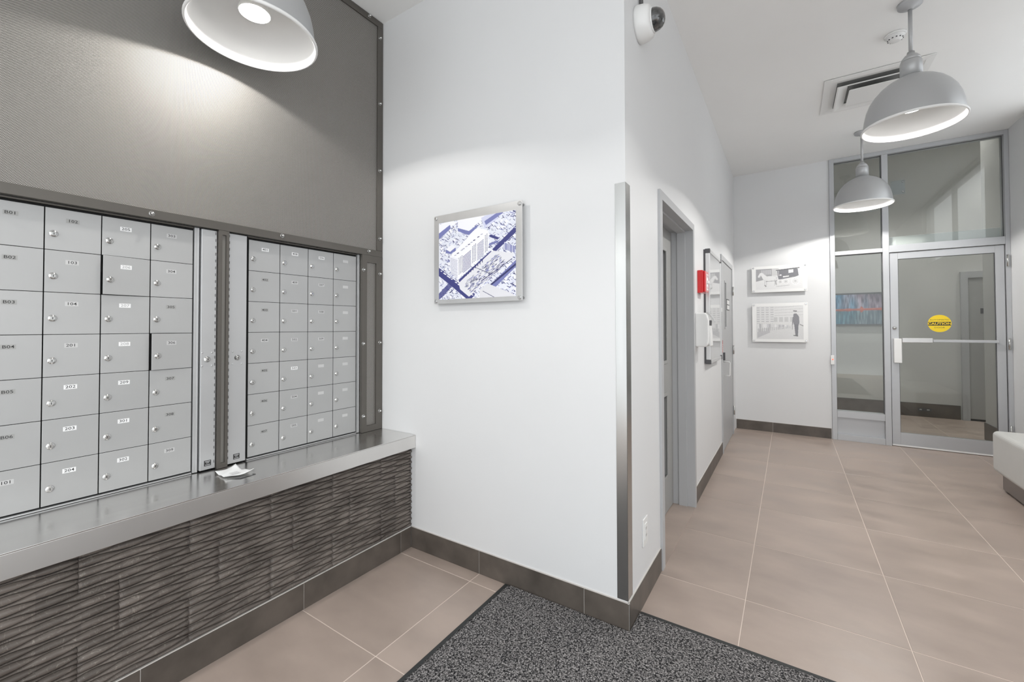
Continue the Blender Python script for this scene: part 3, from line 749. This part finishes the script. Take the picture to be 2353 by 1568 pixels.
for z in (0.30, 1.06, 1.80):
    MB().lathe([(0.009, z-0.055), (0.009, z+0.055)], 10, (XC+0.012, 6.035, 0)).build('hinge', M['chrome'], d2)
st = MB().box(xo, xo+0.0008, 5.034, 5.082, 1.075, 1.205)
for k in range(4): st.box(xo+0.0008, xo+0.0012, 5.05, 5.066, 1.085+k*0.022, 1.100+k*0.022, mi=1)
tag(st.build('red_sticker', [M['red'], M['white']], d2), 'small red sticker on the door frame')

# notice board
nb = empty('notice_board', (XC, 4.33, 1.03), 'glazed aluminium notice board with dark corner caps on the corridor wall', 'board')
y0, y1, z0, z1 = 3.962, 4.705, 1.032, 2.02; xw = XC-wx; xf = XC+0.04
MB().box(xw, xw+0.012, y0-0.004, y1-0.01, z0+0.004, z1-0.004).build('dark_backing', M['capgrey'], nb)
fb = MB()
for q in ((y0, y0+0.03, z0+.035, z1-.035), (y1-0.03, y1, z0+.035, z1-.035), (y0+.035, y1-.035, z0, z0+0.03), (y0+.035, y1-.035, z1-0.03, z1)):
    fb.box(xw+0.012, xf, q[0], q[1], q[2], q[3])
fb.build('aluminium_frame', M['platealu'], nb, bev=0.004)
for yc_, zc_ in ((y0, z0), (y0, z1), (y1, z0), (y1, z1)):
    sy = 1 if yc_ == y0 else -1; sz = 1 if zc_ == z0 else -1
    MB().prism([(yc_-sy*0.001, zc_-sz*0.001), (yc_+sy*0.036, zc_-sz*0.001), (yc_+sy*0.036, zc_+sz*0.02), (yc_+sy*0.022, zc_+sz*0.036), (yc_-sy*0.001, zc_+sz*0.036)],
               xw+0.012, xf+0.002, 'x').build('corner_cap', M['capgrey'], nb)
MB().box(xw+0.012, xf-0.006, y0+.03, y1-.03, z0+.03, z1-.03).build('glass_front', M['board'], nb)
MB().box(xf-0.001, xf+0.006, y1-0.022, y1-0.006, 1.50, 1.54).build('board_lock', M['white'], nb)

# red alarm pull station
ra = empty('fire_alarm_box', (XC, 3.73, 1.62), 'red fire alarm pull box on the wall above the white dispenser', 'alarm')
MB().box(xw, XC+0.034, 3.655, 3.815, 1.622, 1.803).build('alarm_housing', M['red'], ra, bev=0.004)
MB().box(XC+0.034, XC+0.052, 3.662, 3.808, 1.628, 1.797).build('alarm_cover', M['red'], ra, bev=0.005)
wl = MB().box(XC+0.052, XC+0.0545, 3.70, 3.785, 1.645, 1.775)
vs, fs = text_mb('FIRE', 0.030, (XC+0.0545, 3.742, 1.755), (0, 1, 0), (0, 0, 1), (1, 0, 0), 0.0006); wl.add(vs, fs, 1)
vs, fs = text_mb('PULL', 0.026, (XC+0.0545, 3.742, 1.665), (0, 1, 0), (0, 0, 1), (1, 0, 0), 0.0006); wl.add(vs, fs, 1)
wl.build('white_label', [M['labelwhite'], M['red']], ra)
MB().box(XC+0.0545, XC+0.066, 3.715, 3.77, 1.70, 1.722).build('pull_handle', M['white'], ra, bev=0.002)

# soap / sanitiser dispenser
sd = empty('hand_dispenser', (XC, 3.6, 1.195), 'white wall-mounted hand sanitiser dispenser below the red alarm box', 'dispenser')
pr = [(xw, 1.195), (XC+0.070, 1.195), (XC+0.086, 1.215), (XC+0.092, 1.26), (XC+0.092, 1.40), (XC+0.080, 1.445), (XC+0.066, 1.458), (xw, 1.462)]
MB().prism(pr, 3.537, 3.665, 'y').build('dispenser_body', M['white'], sd, bev=0.012, seg=4)
MB().prism([(XC+0.080, 1.25), (XC+0.094, 1.20), (XC+0.103, 1.205), (XC+0.101, 1.30), (XC+0.096, 1.36), (XC+0.090, 1.36)], 3.55, 3.652, 'y').build('push_lever', M['white'], sd, bev=0.003)
MB().prism([(XC+0.070, 1.462), (XC+0.115, 1.40), (XC+0.126, 1.395), (XC+0.120, 1.412), (XC+0.082, 1.462)], 3.56, 3.64, 'y').build('clear_hood', M['clear'], sd)
MB().prism([(XC+0.0905, 1.36), (XC+0.096, 1.36), (XC+0.099, 1.40), (XC+0.0925, 1.40)], 3.56, 3.642, 'y').build('dark_window', M['capgrey'], sd)

# outlet
ol = empty('wall_outlet', (XC, 2.14, 0.27), 'white wall outlet plate low on the wall beside the corner guard', 'outlet')
MB().box(xw, xw+0.006, 2.103, 2.180, 0.272, 0.406).build('cover_plate', M['white'], ol, bev=0.003)
oo = MB().box(xw+0.006, xw+0.009, 2.124, 2.159, 0.300, 0.378)
for zc_ in (0.322, 0.356):
    oo.box(xw+0.009, xw+0.0093, 2.133, 2.136, zc_-0.006, zc_+0.006, mi=1); oo.box(xw+0.009, xw+0.0093, 2.146, 2.149, zc_-0.006, zc_+0.006, mi=1)
oo.build('receptacle', [M['white'], M['capgrey']], ol)

# security camera
sc = empty('security_camera', (XC, 2.09, 2.75), 'white dome security camera high on the wall past the corner', 'camera')
cz, cy = 2.842, 2.09
MB().lathe([(0.083, 0), (0.085, 0.01), (0.084, 0.024), (0.080, 0.046), (0.072, 0.064), (0.062, 0.072), (0.056, 0.073)], 40, (xw, cy, cz), 'x').build('camera_base', M['white'], sc)
MB().lathe([(0.053, 0.071), (0.053, 0.084), (0.049, 0.100), (0.040, 0.115), (0.027, 0.125), (0.013, 0.130), (0.0, 0.131)], 32, (xw, cy, cz), 'x').build('smoked_dome', M['dome'], sc)
MB().lathe([(0.054, 0.071), (0.056, 0.075), (0.054, 0.079)], 32, (xw, cy, cz), 'x').build('dome_ring', M['white'], sc)
tag(MB().lathe([(0.010, cz+0.080), (0.010, ZC)], 12, (xw+0.012, 2.11, 0)).build('conduit', M['conduit']), 'thin dark conduit running from the ceiling to the security camera', 'conduit')

# ================================================================== BACK WALL PICTURES
def horses():
    p = Pic(220, 114, (.90, .90, .90)); rg = random.Random(5)
    p.poly([(0, 0), (.35, 0), (.35, .45), (0, .6)], (.62, .62, .63)); p.poly([(.35, 0), (.5, 0), (.5, .35), (.35, .35)], (.80, .80, .80))
    for k in range(5): p.poly([(.12+.045*k, .05), (.15+.045*k, .05), (.15+.045*k, .28), (.12+.045*k, .28)], (.75, .75, .76))
    p.poly([(0, .62), (1, .55), (1, 1), (0, 1)], (.90, .90, .90))
    # two pale horses
    for dx, c in ((0.02, (.78, .78, .78)), (0, (.90, .90, .90))):
        p.ell(.30+dx, .46, .15, .10, c); p.poly([(.16+dx, .52), (.09+dx, .20), (.13+dx, .17), (.24+dx, .38)], c); p.poly([(.04+dx, .36), (.09+dx, .18), (.14+dx, .2), (.11+dx, .30), (.06+dx, .42)], c)
        for x in (.18, .22, .40, .44): p.line(x+dx, .52, x+dx-.01, .82, .014, c)
    p.line(.20, .80, .22, .86, .02, (.5, .5, .5)); p.line(.43, .62, .44, .78, .014, (.5, .5, .5)); p.line(.22, .62, .46, .60, .01, (.45, .45, .45))
    # carriage
    p.poly([(.47, .08), (.90, .06), (.92, .40), (.85, .45), (.50, .56), (.48, .40)], (.46, .46, .48)); p.line(.45, .10, .93, .03, .02, (.35, .35, .36))
    p.poly([(.71, .10), (.81, .09), (.81, .24), (.71, .26)], (.95, .95, .95)); p.poly([(.59, .40), (.72, .38), (.72, .43), (.59, .46)], (.92, .92, .92))
    p.ell(.54, .34, .025, .03, (.93, .93, .93)); p.line(.5, .12, .5, .38, .01, (.85, .85, .85))
    for cx, r in ((.53, .06), (.65, .065), (.85, .085)):
        p.ell(cx, .66, r, r*2, (.96, .96, .96), ring=.82); p.ell(cx, .66, .018, .035, (.55, .55, .55))
        for k in range(5):
            a_ = PI*k/5; p.line(cx-r*math.cos(a_)*.9, .66-r*2*math.sin(a_)*.9, cx+r*math.cos(a_)*.9, .66+r*2*math.sin(a_)*.9, .005, (.8, .8, .8))
    p.line(.45, .88, .72, .84, .02, (.75, .75, .75), .7)
    p.a = p.a*0.9+0.09 + np.random.RandomState(1).normal(0, .012, p.a.shape[:2])[..., None]; return p
def crowd():
    p = Pic(220, 154, (.87, .87, .87)); rg = random.Random(6)
    for k in range(9):
        for j in range(4): p.poly([(.01+.10*j, .03+.07*k), (.075+.10*j, .03+.07*k), (.075+.10*j, .06+.07*k), (.01+.10*j, .06+.07*k)], (.72, .72, .73), .8)
    for k in range(4): p.line(.40, .05+.08*k, .99, .0+.09*k, .01, (.78, .78, .78))
    for k in range(5): p.poly([(.38+.115*k, .34), (.46+.115*k, .34), (.46+.115*k, .48), (.38+.115*k, .48)], (.78, .78, .78))
    p.poly([(0, .60), (.15, .52), (1, .58), (1, 1), (0, 1)], (.85, .85, .85)); p.poly([(.02, .70), (.28, .66), (.30, .80), (.02, .97)], (.74, .74, .75))
    for k in range(17):
        x = .04+.042*k; h = .28-.010*k; y0_ = .50+.003*k
        c = rg.choice(((.90, .90, .90), (.80, .80, .81), (.84, .84, .84), (.72, .72, .73)))
        p.ell(x, y0_, .014, .022, (.88, .88, .87)); p.poly([(x-.022, y0_+.03), (x+.022, y0_+.03), (x+.02, y0_+h*.62), (x-.02, y0_+h*.62)], c); p.line(x-.008, y0_+h*.6, x-.01, y0_+h, .012, c); p.line(x+.01, y0_+h*.6, x+.012, y0_+h, .012, (.7, .7, .7))
    # standing man seen from behind
    c = (.50, .50, .52)
    p.ell(.835, .18, .025, .035, (.80, .80, .80)); p.line(.80, .155, .865, .165, .018, (.35, .35, .36)); p.poly([(.80, .24), (.86, .23), (.91, .32), (.92, .52), (.90, .58), (.80, .56), (.785, .42)], c)
    p.poly([(.81, .55), (.90, .56), (.885, .90), (.835, .90)], (.46, .46, .48)); p.line(.80, .885, .88, .905, .018, (.42, .42, .42)); p.line(.79, .35, .775, .56, .02, c)
    p.line(.77, .56, .77, .70, .012, (.6, .6, .6)); p.line(.93, .56, .99, .60, .02, (.6, .6, .6))
    p.a = p.a*0.88+0.10 + np.random.RandomState(2).normal(0, .012, p.a.shape[:2])[..., None]; return p
def plexi(name, label, x0, x1, z0, z1, pic, lab):
    return wall_print(name, label, x0, x1, z0, z1, 0.048, 0.038, pic, M['whitepaint'], YD-0.028, lab, YD+wx, so_in=0.02)
plexi('framed_print', 'white mounted grey print of horses drawing a carriage, upper picture on the back wall', -0.405, 0.192, 1.792, 2.131, horses(), 'pale grey print of horses and a carriage')
plexi('framed_print', 'white mounted grey print of a crowd and standing man, lower picture on the back wall', -0.405, 0.194, 1.155, 1.650, crowd(), 'pale grey print of a crowd and a standing man')

# ================================================================== GLASS PARTITION + DOOR
pt = struct(empty('window_1', (0.7, YD, 0))); tag(pt, 'full height grey aluminium framed glass partition')
ya, yb = YD-0.010, YD+0.105
def fbar(x0, x1, z0, z1, nm): return MB().box(x0, x1, ya, yb, z0, z1).build(nm, M['storefront'], pt, bev=0.0015)
fbar(0.421, 0.468, 0, ZC-0.001, 'mullion'); fbar(0.905, 0.960, 0, ZC-0.047, 'mullion'); fbar(1.863, XR-0.001, 0, ZC-0.001, 'mullion')
fbar(0.468, 1.863, ZC-0.046, ZC-0.001, 'head_rail')
fbar(0.469, 0.904, 2.203, 2.248, 'rail'); fbar(0.961, 1.862, 2.192, 2.272, 'rail')
fbar(0.469, 0.904, 0.270, 0.345, 'rail'); fbar(0.469, 0.904, 0.0, 0.070, 'rail')
ym = YD+0.045
MB().box(0.469, 0.904, ym-0.012, ym+0.012, 0.0705, 0.2695).build('infill_panel', M['storefront'], pt)
def bead(x0, x1, z0, z1):
    g = MB(); w_ = 0.010
    for q in ((x0, x0+w_, z0, z1), (x1-w_, x1, z0, z1), (x0+w_, x1-w_, z0, z0+w_), (x0+w_, x1-w_, z1-w_, z1)): g.box(q[0], q[1], ym-0.016, ym-0.0045, q[2], q[3])
    g.build('glazing_gasket', M['capgrey'], pt)
for x0, x1, z0, z1 in ((0.4685, 0.9045, 0.3455, 2.2025), (0.4685, 0.9045, 2.2485, ZC-0.0465), (0.9605, 1.8625, 2.2725, ZC-0.0465)):
    MB().box(x0, x1, ym-0.004, ym+0.004, z0, z1).build('pane', M['glass'], pt)
    g = MB(); w_ = 0.004
    for q in ((x0, x0+w_, z0, z1), (x1-w_, x1, z0, z1), (x0+w_, x1-w_, z1-w_, z1)): g.box(q[0], q[1], ym-0.010, ym-0.0045, q[2], q[3])
    g.build('glazing_gasket', M['capgrey'], pt)
d3 = struct(empty('door_3', (1.41, YD, 0))); tag(d3, 'aluminium framed glass door with push bar and yellow caution disc')
dy0, dy1 = YD+0.010, YD+0.055
dl = MB(); gx0, gx1, gz0, gz1 = 1.036, 1.792, 0.155, 2.112
for q in ((0.966, gx0, 0.022, 2.186), (gx1, 1.857, 0.022, 2.186), (gx0, gx1, 0.022, gz0), (gx0, gx1, gz1, 2.186)): dl.box(q[0], q[1], dy0, dy1, q[2], q[3])
dlo = dl.build('door_leaf', M['storefront'], d3, bev=0.0015)
ymd = (dy0+dy1)/2
MB().box(gx0, gx1, ymd-0.004, ymd+0.004, gz0, gz1).build('pane', M['glass'], d3)
g = MB()
for q in ((gx0, gx0+.004, gz0, gz1), (gx1-.004, gx1, gz0, gz1), (gx0, gx1, gz1-.004, gz1)): g.box(q[0], q[1], ymd-0.012, ymd-0.0045, q[2], q[3])
g.build('glazing_gasket', M['capgrey'], d3)
MB().box(0.966, 1.857, dy0-0.004, dy1, 0.006, 0.021).build('bottom_sweep', M['whitepaint'], d3)
for z in (0.28, 1.17, 2.02):
    MB().lathe([(0.010, z-0.06), (0.010, z+0.06)], 12, (1.872, YD-0.020, 0)).build('hinge', M['chrome'], d3)
pb = MB().box(0.985, 1.052, dy0-0.048, dy0, 0.940, 1.214).build('exit_device', M['whitepaint'], d3, bev=0.006)
MB().box(1.053, 1.305, dy0-0.050, dy0-0.004, 1.168, 1.222).build('push_bar', M['platealu'], d3, bev=0.006)
MB().box(1.306, 1.800, dy0-0.040, dy0-0.010, 1.176, 1.206).build('bar_rail', M['storefront'], d3, bev=0.004)
MB().lathe([(0.019, 0), (0.019, 0.006), (0.015, 0.012), (0.0, 0.013)], 20, (0.999, dy0, 1.333), '-y').build('lock_cylinder', M['chrome'], d3)
ys = ymd-0.0045
cs = MB().lathe([(0.094, 0.0), (0.094, 0.0006)], 48, (1.371, ys, 1.381), '-y', smooth=False)
cs.box(1.371-0.090, 1.371+0.090, ys-0.0010, ys-0.0007, 1.381-0.023, 1.381+0.017, mi=1)
for s_, z_, sz_, m_, wd in (('AUTOMATIC', 1.420, 0.020, 1, 1.35), ('CAUTION', 1.378, 0.034, 0, 1.22), ('DOOR', 1.336, 0.020, 1, 1.4)):
    vs, fs = text_mb(s_, sz_, (1.371, ys, z_), (1, 0, 0), (0, 0, 1), (0, -1, 0), 0.0013 if m_ == 0 else 0.0009, wide=wd, bold=0.03 if m_ == 0 else 0.0); cs.add(vs, fs, m_)
    if s_ == 'CAUTION':
        pass
tag(cs.build('caution_sticker', [M['yellow'], M['tagblack']], d3), 'round yellow sticker reading AUTOMATIC CAUTION DOOR')
# automatic operator and plate seen through the transom
tag(MB().box(0.962, 1.861, yb+0.001, yb+0.10, 2.245, 2.385).build('door_operator', M['whitepaint'], bev=0.006), 'light metal door operator housing behind the glass above the door', 'door opener')
mp_ = empty('wall_plate', (1.07, ym, 2.93), 'small grey bolted plate behind the transom glass beside the far lamp', 'plate')
MB().box(0.99, 1.115, ym+0.0045, ym+0.0075, 2.855, 3.015).build('plate', M['framegrey'], mp_)
for z in (2.88, 2.99): MB().lathe([(0.008, 0), (0.007, 0.004), (0, 0.005)], 10, (1.095, ym-0.004, z), '-y').build('bolt', M['chrome'], mp_)
# button by the partition
bt = empty('door_button', (0.434, ya, 0.87), 'small white door release box with red light on the partition edge', 'button')
MB().box(0.412, 0.447, ya-0.022, ya, 0.895, 1.005).build('button_box', M['white'], bt, bev=0.003)
MB().lathe([(0.007, 0), (0.007, 0.002)], 12, (0.431, ya-0.022, 0.957), '-y').build('red_light', M['led'], bt)

# vestibule contents
def skyline():
    rs = np.random.RandomState(4); W_, H_ = 240, 150; p = Pic(W_, H_, (.45, .55, .60)); x = p.xx; y = p.yy
    def smooth(cx, cy):
        g = rs.rand(cy+2, cx+2); fx = x*cx; fy = y*cy; ix = fx.astype(int); iy = fy.astype(int); ax = fx-ix; ay = fy-iy
        ax = ax*ax*(3-2*ax); ay = ay*ay*(3-2*ay)
        return (g[iy, ix]*(1-ax)+g[iy, ix+1]*ax)*(1-ay)+(g[iy+1, ix]*(1-ax)+g[iy+1, ix+1]*ax)*ay
    left = np.array([.14, .50, .70]); midc = np.array([.66, .60, .68]); right = np.array([.40, .33, .42])
    t = np.clip(x + .35*(smooth(9, 3)-.5), 0, 1)[..., None]; a = np.where(t < .5, left*(1-2*t)+midc*2*t, midc*(2-2*t)+right*(2*t-1))
    a = a + (.34*(smooth(46, 5)-.5) + .16*(smooth(90, 9)-.5))[..., None]
    dark = np.clip((.30-y)/.30, 0, 1)*np.clip((x-.35)*2, 0, 1); a = a*(1-.45*dark[..., None])
    low = np.clip((y-.50)*12, 0, 1)[..., None]; b = a*.45+np.array([.24, .44, .47])*.55 + (.25*(smooth(60, 4)-.5))[..., None]
    p.a = np.clip(a*(1-low)+b*low, .04, .95)
    for k in range(240):
        q = k/240; h = .012 + .022*rs.rand() + .09*math.exp(-((q-.47)/.022)**2)*(.6+.5*rs.rand()) + .025*math.exp(-((q-.8)/.08)**2)*rs.rand() + .015*math.exp(-((q-.25)/.05)**2)
        mid_ = .515-.03*q
        p.poly([(q, mid_-h), (q+.0045, mid_-h), (q+.0045, mid_+.02+h*(.6+.9*rs.rand())), (q, mid_+.02+h)], (.74+.12*rs.rand(), .26+.14*rs.rand(), .20+.06*rs.rand()), .82)
    for k in range(60):
        q = rs.rand(); p.line(q, .50-.03*q, q+.03, .50-.03*q, .006, (.92, .62, .52), .7)
    return p
ar = empty('abstract_painting', (0.95, 8.70, 1.37), 'wide blue and purple abstract painting with red skyline beyond the glass', 'painting')
MB().box(0.58, 1.385, 8.665, 8.709, 1.366, 1.885).build('canvas', M['capgrey'], ar)
skyline().build('painted_face', ar, (0.595, 8.6645, 1.86), (1, 0, 0), (0, 0, -1), 0.775, 0.47, (0, -1, 0))
d4 = struct(empty('door_4', (2.5, 8.70, 0))); tag(d4, 'plain grey door in the far vestibule wall')
f4 = MB(); f4.box(2.075, 2.150, 8.665, 8.709, 0, 2.135); f4.box(3.05, 3.12, 8.665, 8.709, 0, 2.135); f4.box(2.150, 3.05, 8.665, 8.709, 2.045, 2.135); f4.build('door_frame', M['framegrey'], d4)
MB().box(2.153, 3.047, 8.68, 8.709, 0.03, 2.042).build('door_leaf', M['doorgrey'], d4)
MB().box(2.153, 3.047, 8.69, 8.709, 0.001, 0.029).build('gap_shade', M['black'], d4)  # black strip stands in for the shade under the leaf
MB().box(2.272, 2.325, 8.676, 8.680, 1.53, 1.605).build('room_sign', M['capgrey'], d4)
vo = MB().box(1.60, 1.75, 8.688, 8.694, 0.085, 0.13); vo.box(1.62, 1.645, 8.686, 8.688, 0.10, 0.115, mi=1); vo.box(1.70, 1.73, 8.686, 8.688, 0.10, 0.115, mi=1)
tag(vo.build('low_outlet', [M['capgrey'], M['alu']]), 'dark outlet set in the far vestibule baseboard', 'outlet')
for k, (x_, y_) in enumerate(((0.75, 7.55), (1.55, 7.55), (2.7, 8.0))):  # unseen spots added to light the room behind the glass
    vl = empty('fill_ceiling_light', (x_, y_, ZV), ('round downlight high in the vestibule, nearest the painting, added unseen as fill', 'round downlight high in the vestibule, above the glass door, added unseen as fill', 'round downlight high in the vestibule, by the plain grey door, added unseen as fill')[k], 'light', 'added vestibule downlights')
    MB().lathe([(0.11, ZV-0.001), (0.11, ZV-0.012), (0.095, ZV-0.014), (0.088, ZV-0.002)], 32, (x_, y_, 0)).build('trim_ring', M['white'], vl)
    MB().lathe([(0.0, ZV-0.004), (0.087, ZV-0.004)], 32, (x_, y_, 0)).build('diffuser', M['lightpanel'], vl)
    ld = bpy.data.lights.new('fill_downlight', 'SPOT'); ld.energy = VEST_W; ld.color = (1.0, 0.97, 0.93); ld.spot_size = math.radians(84); ld.spot_blend = 0.5; ld.shadow_soft_size = 0.08
    lo = bpy.data.objects.new('fill_downlight', ld); COL.objects.link(lo); lo.parent = vl; lo.location = (0, 0, -0.02)

# ================================================================== CEILING THINGS
df = empty('air_diffuser', (0.60, 4.645, ZC), 'square white stepped ceiling air diffuser behind the nearer right lamp', 'vent')
cx_, cy_ = 0.60, 4.645
def ringm(h0, h1, za, zb, name, th=0.004):
    """sloped square ring from half size h0 at za to h1 at zb"""
    vs = []
    for h, z in ((h0, za), (h1, zb), (h1-0.0, zb-th), (h0-0.0, za-th)):
        vs += [(cx_-h, cy_-h, z), (cx_+h, cy_-h, z), (cx_+h, cy_+h, z), (cx_-h, cy_+h, z)]
    fs = []
    for a_ in range(4):
        b2 = (a_+1) % 4
        for k in range(4):
            fs.append((a_*4+k, a_*4+(k+1) % 4, b2*4+(k+1) % 4, b2*4+k))
    return MB().add(vs, fs).build(name, M['white'], df)
MB().box(cx_-0.285, cx_+0.285, cy_-0.285, cy_+0.285, ZC-0.003, ZC-0.0005).build('duct_opening', M['ventdark'], df)
ringm(0.335, 0.285, ZC-0.004, ZC-0.008, 'outer_flange')
ringm(0.287, 0.245, ZC-0.008, ZC-0.004, 'flange_step', 0.003)
ringm(0.235, 0.170, ZC-0.040, ZC-0.012, 'louvre')
ringm(0.245, 0.235, ZC-0.040, ZC-0.041, 'louvre', 0.002)
ringm(0.160, 0.150, ZC-0.050, ZC-0.052, 'louvre', 0.002)
MB().box(cx_-0.152, cx_+0.152, cy_-0.152, cy_+0.152, ZC-0.050, ZC-0.044).build('centre_plate', M['white'], df)
hs = MB()
for sx in (-1, 1): hs.box(cx_+sx*0.10-0.004, cx_+sx*0.10+0.004, cy_-0.004, cy_+0.004, ZC-0.045, ZC-0.003)
hs.build('hanger', M['alu'], df)
sm = empty('smoke_detector', (0.636, 3.892, ZC), 'round white smoke detector on the ceiling behind the lamp stem', 'detector')
MB().lathe([(0.060, ZC-0.001), (0.060, ZC-0.008), (0.052, ZC-0.012)][::-1], 32, (0.636, 3.892, 0)).build('detector_base', M['white'], sm)
MB().lathe([(0.0, ZC-0.048), (0.020, ZC-0.047), (0.030, ZC-0.044), (0.040, ZC-0.034), (0.044, ZC-0.026), (0.040, ZC-0.020), (0.050, ZC-0.018), (0.052, ZC-0.0121)], 32, (0.636, 3.892, 0)).build('detector_head', M['white'], sm)
sl = MB()
for k in range(12):
    a_ = 2*PI*k/12; c_, s_ = math.cos(a_), math.sin(a_); x_, y_ = 0.636+0.0395*c_, 3.892+0.0395*s_
    sl.box(x_-0.004, x_+0.004, y_-0.004, y_+0.004, ZC-0.036, ZC-0.031)
sl.build('vent_slots', M['capgrey'], sm)

# ================================================================== BENCH + MAT
bn = empty('upholstered_bench', (1.64, 4.5, 0), 'white vinyl upholstered bench on a metal plinth by the right wall', 'bench')
MB().box(1.402, 1.885, 3.75, 5.17, 0.150, 0.485).build('seat_block', M['vinyl'], bn, bev=0.035, seg=5)
sm_ = MB().tube([(1.4065, 3.80, 0.432), (1.4065, 5.13, 0.432)], 0.0022, 6); sm_.build('seam', M['vinyl'], bn)
MB().box(1.456, 1.865, 3.80, 5.145, 0.014, 0.152).build('plinth', M['plinth'], bn)
MB().box(1.475, 1.85, 3.84, 5.12, 0.0, 0.0145).build('plinth_shadow_strip', M['black'], bn)  # black block stands in for the shadow gap under the plinth

mt = empty('entrance_mat', (-0.9, 1.0, 0), 'grey looped entrance mat with black rubber edge, notched round the wall corner', 'mat')
xl, yt, y2, xr, yb_ = -1.265, YB-0.0015, 2.040, 1.35, -1.2; rw = 0.028; c0 = XC+0.0015
MB().prism([(xl, yb_), (xr, yb_), (xr, y2), (c0, y2), (c0, yt), (xl, yt)], 0.0005, 0.0045).build('rubber_backing', M['rubber'], mt, bev=0.002)
inner = [(xl+rw, yb_+rw), (xr-rw, yb_+rw), (xr-rw, y2-rw), (c0+0.001, y2-rw), (c0+0.001, yt-0.001), (xl+rw+0.01, yt-0.006), (xl+rw, yt-0.02)]
cp = MB(); cp.prism(inner, 0.0046, 0.0095); o = cp.build('pile', M['carpet'], mt); o['kind'] = 'stuff'
# frayed pile edge
fy = MB(); rg = random.Random(9)
for k in range(700):
    if k % 2: x_, y_ = rg.uniform(c0+.01, xr-.04), y2-rw
    else: x_, y_ = xl+rw, rg.uniform(0.6, yt-.03)
    r_ = rg.uniform(.002, .005); fy.box(x_-r_, x_+r_, y_-r_, y_+r_, 0.0047, 0.0085)
o = fy.build('pile_edge', M['carpet'], mt); o['kind'] = 'stuff'
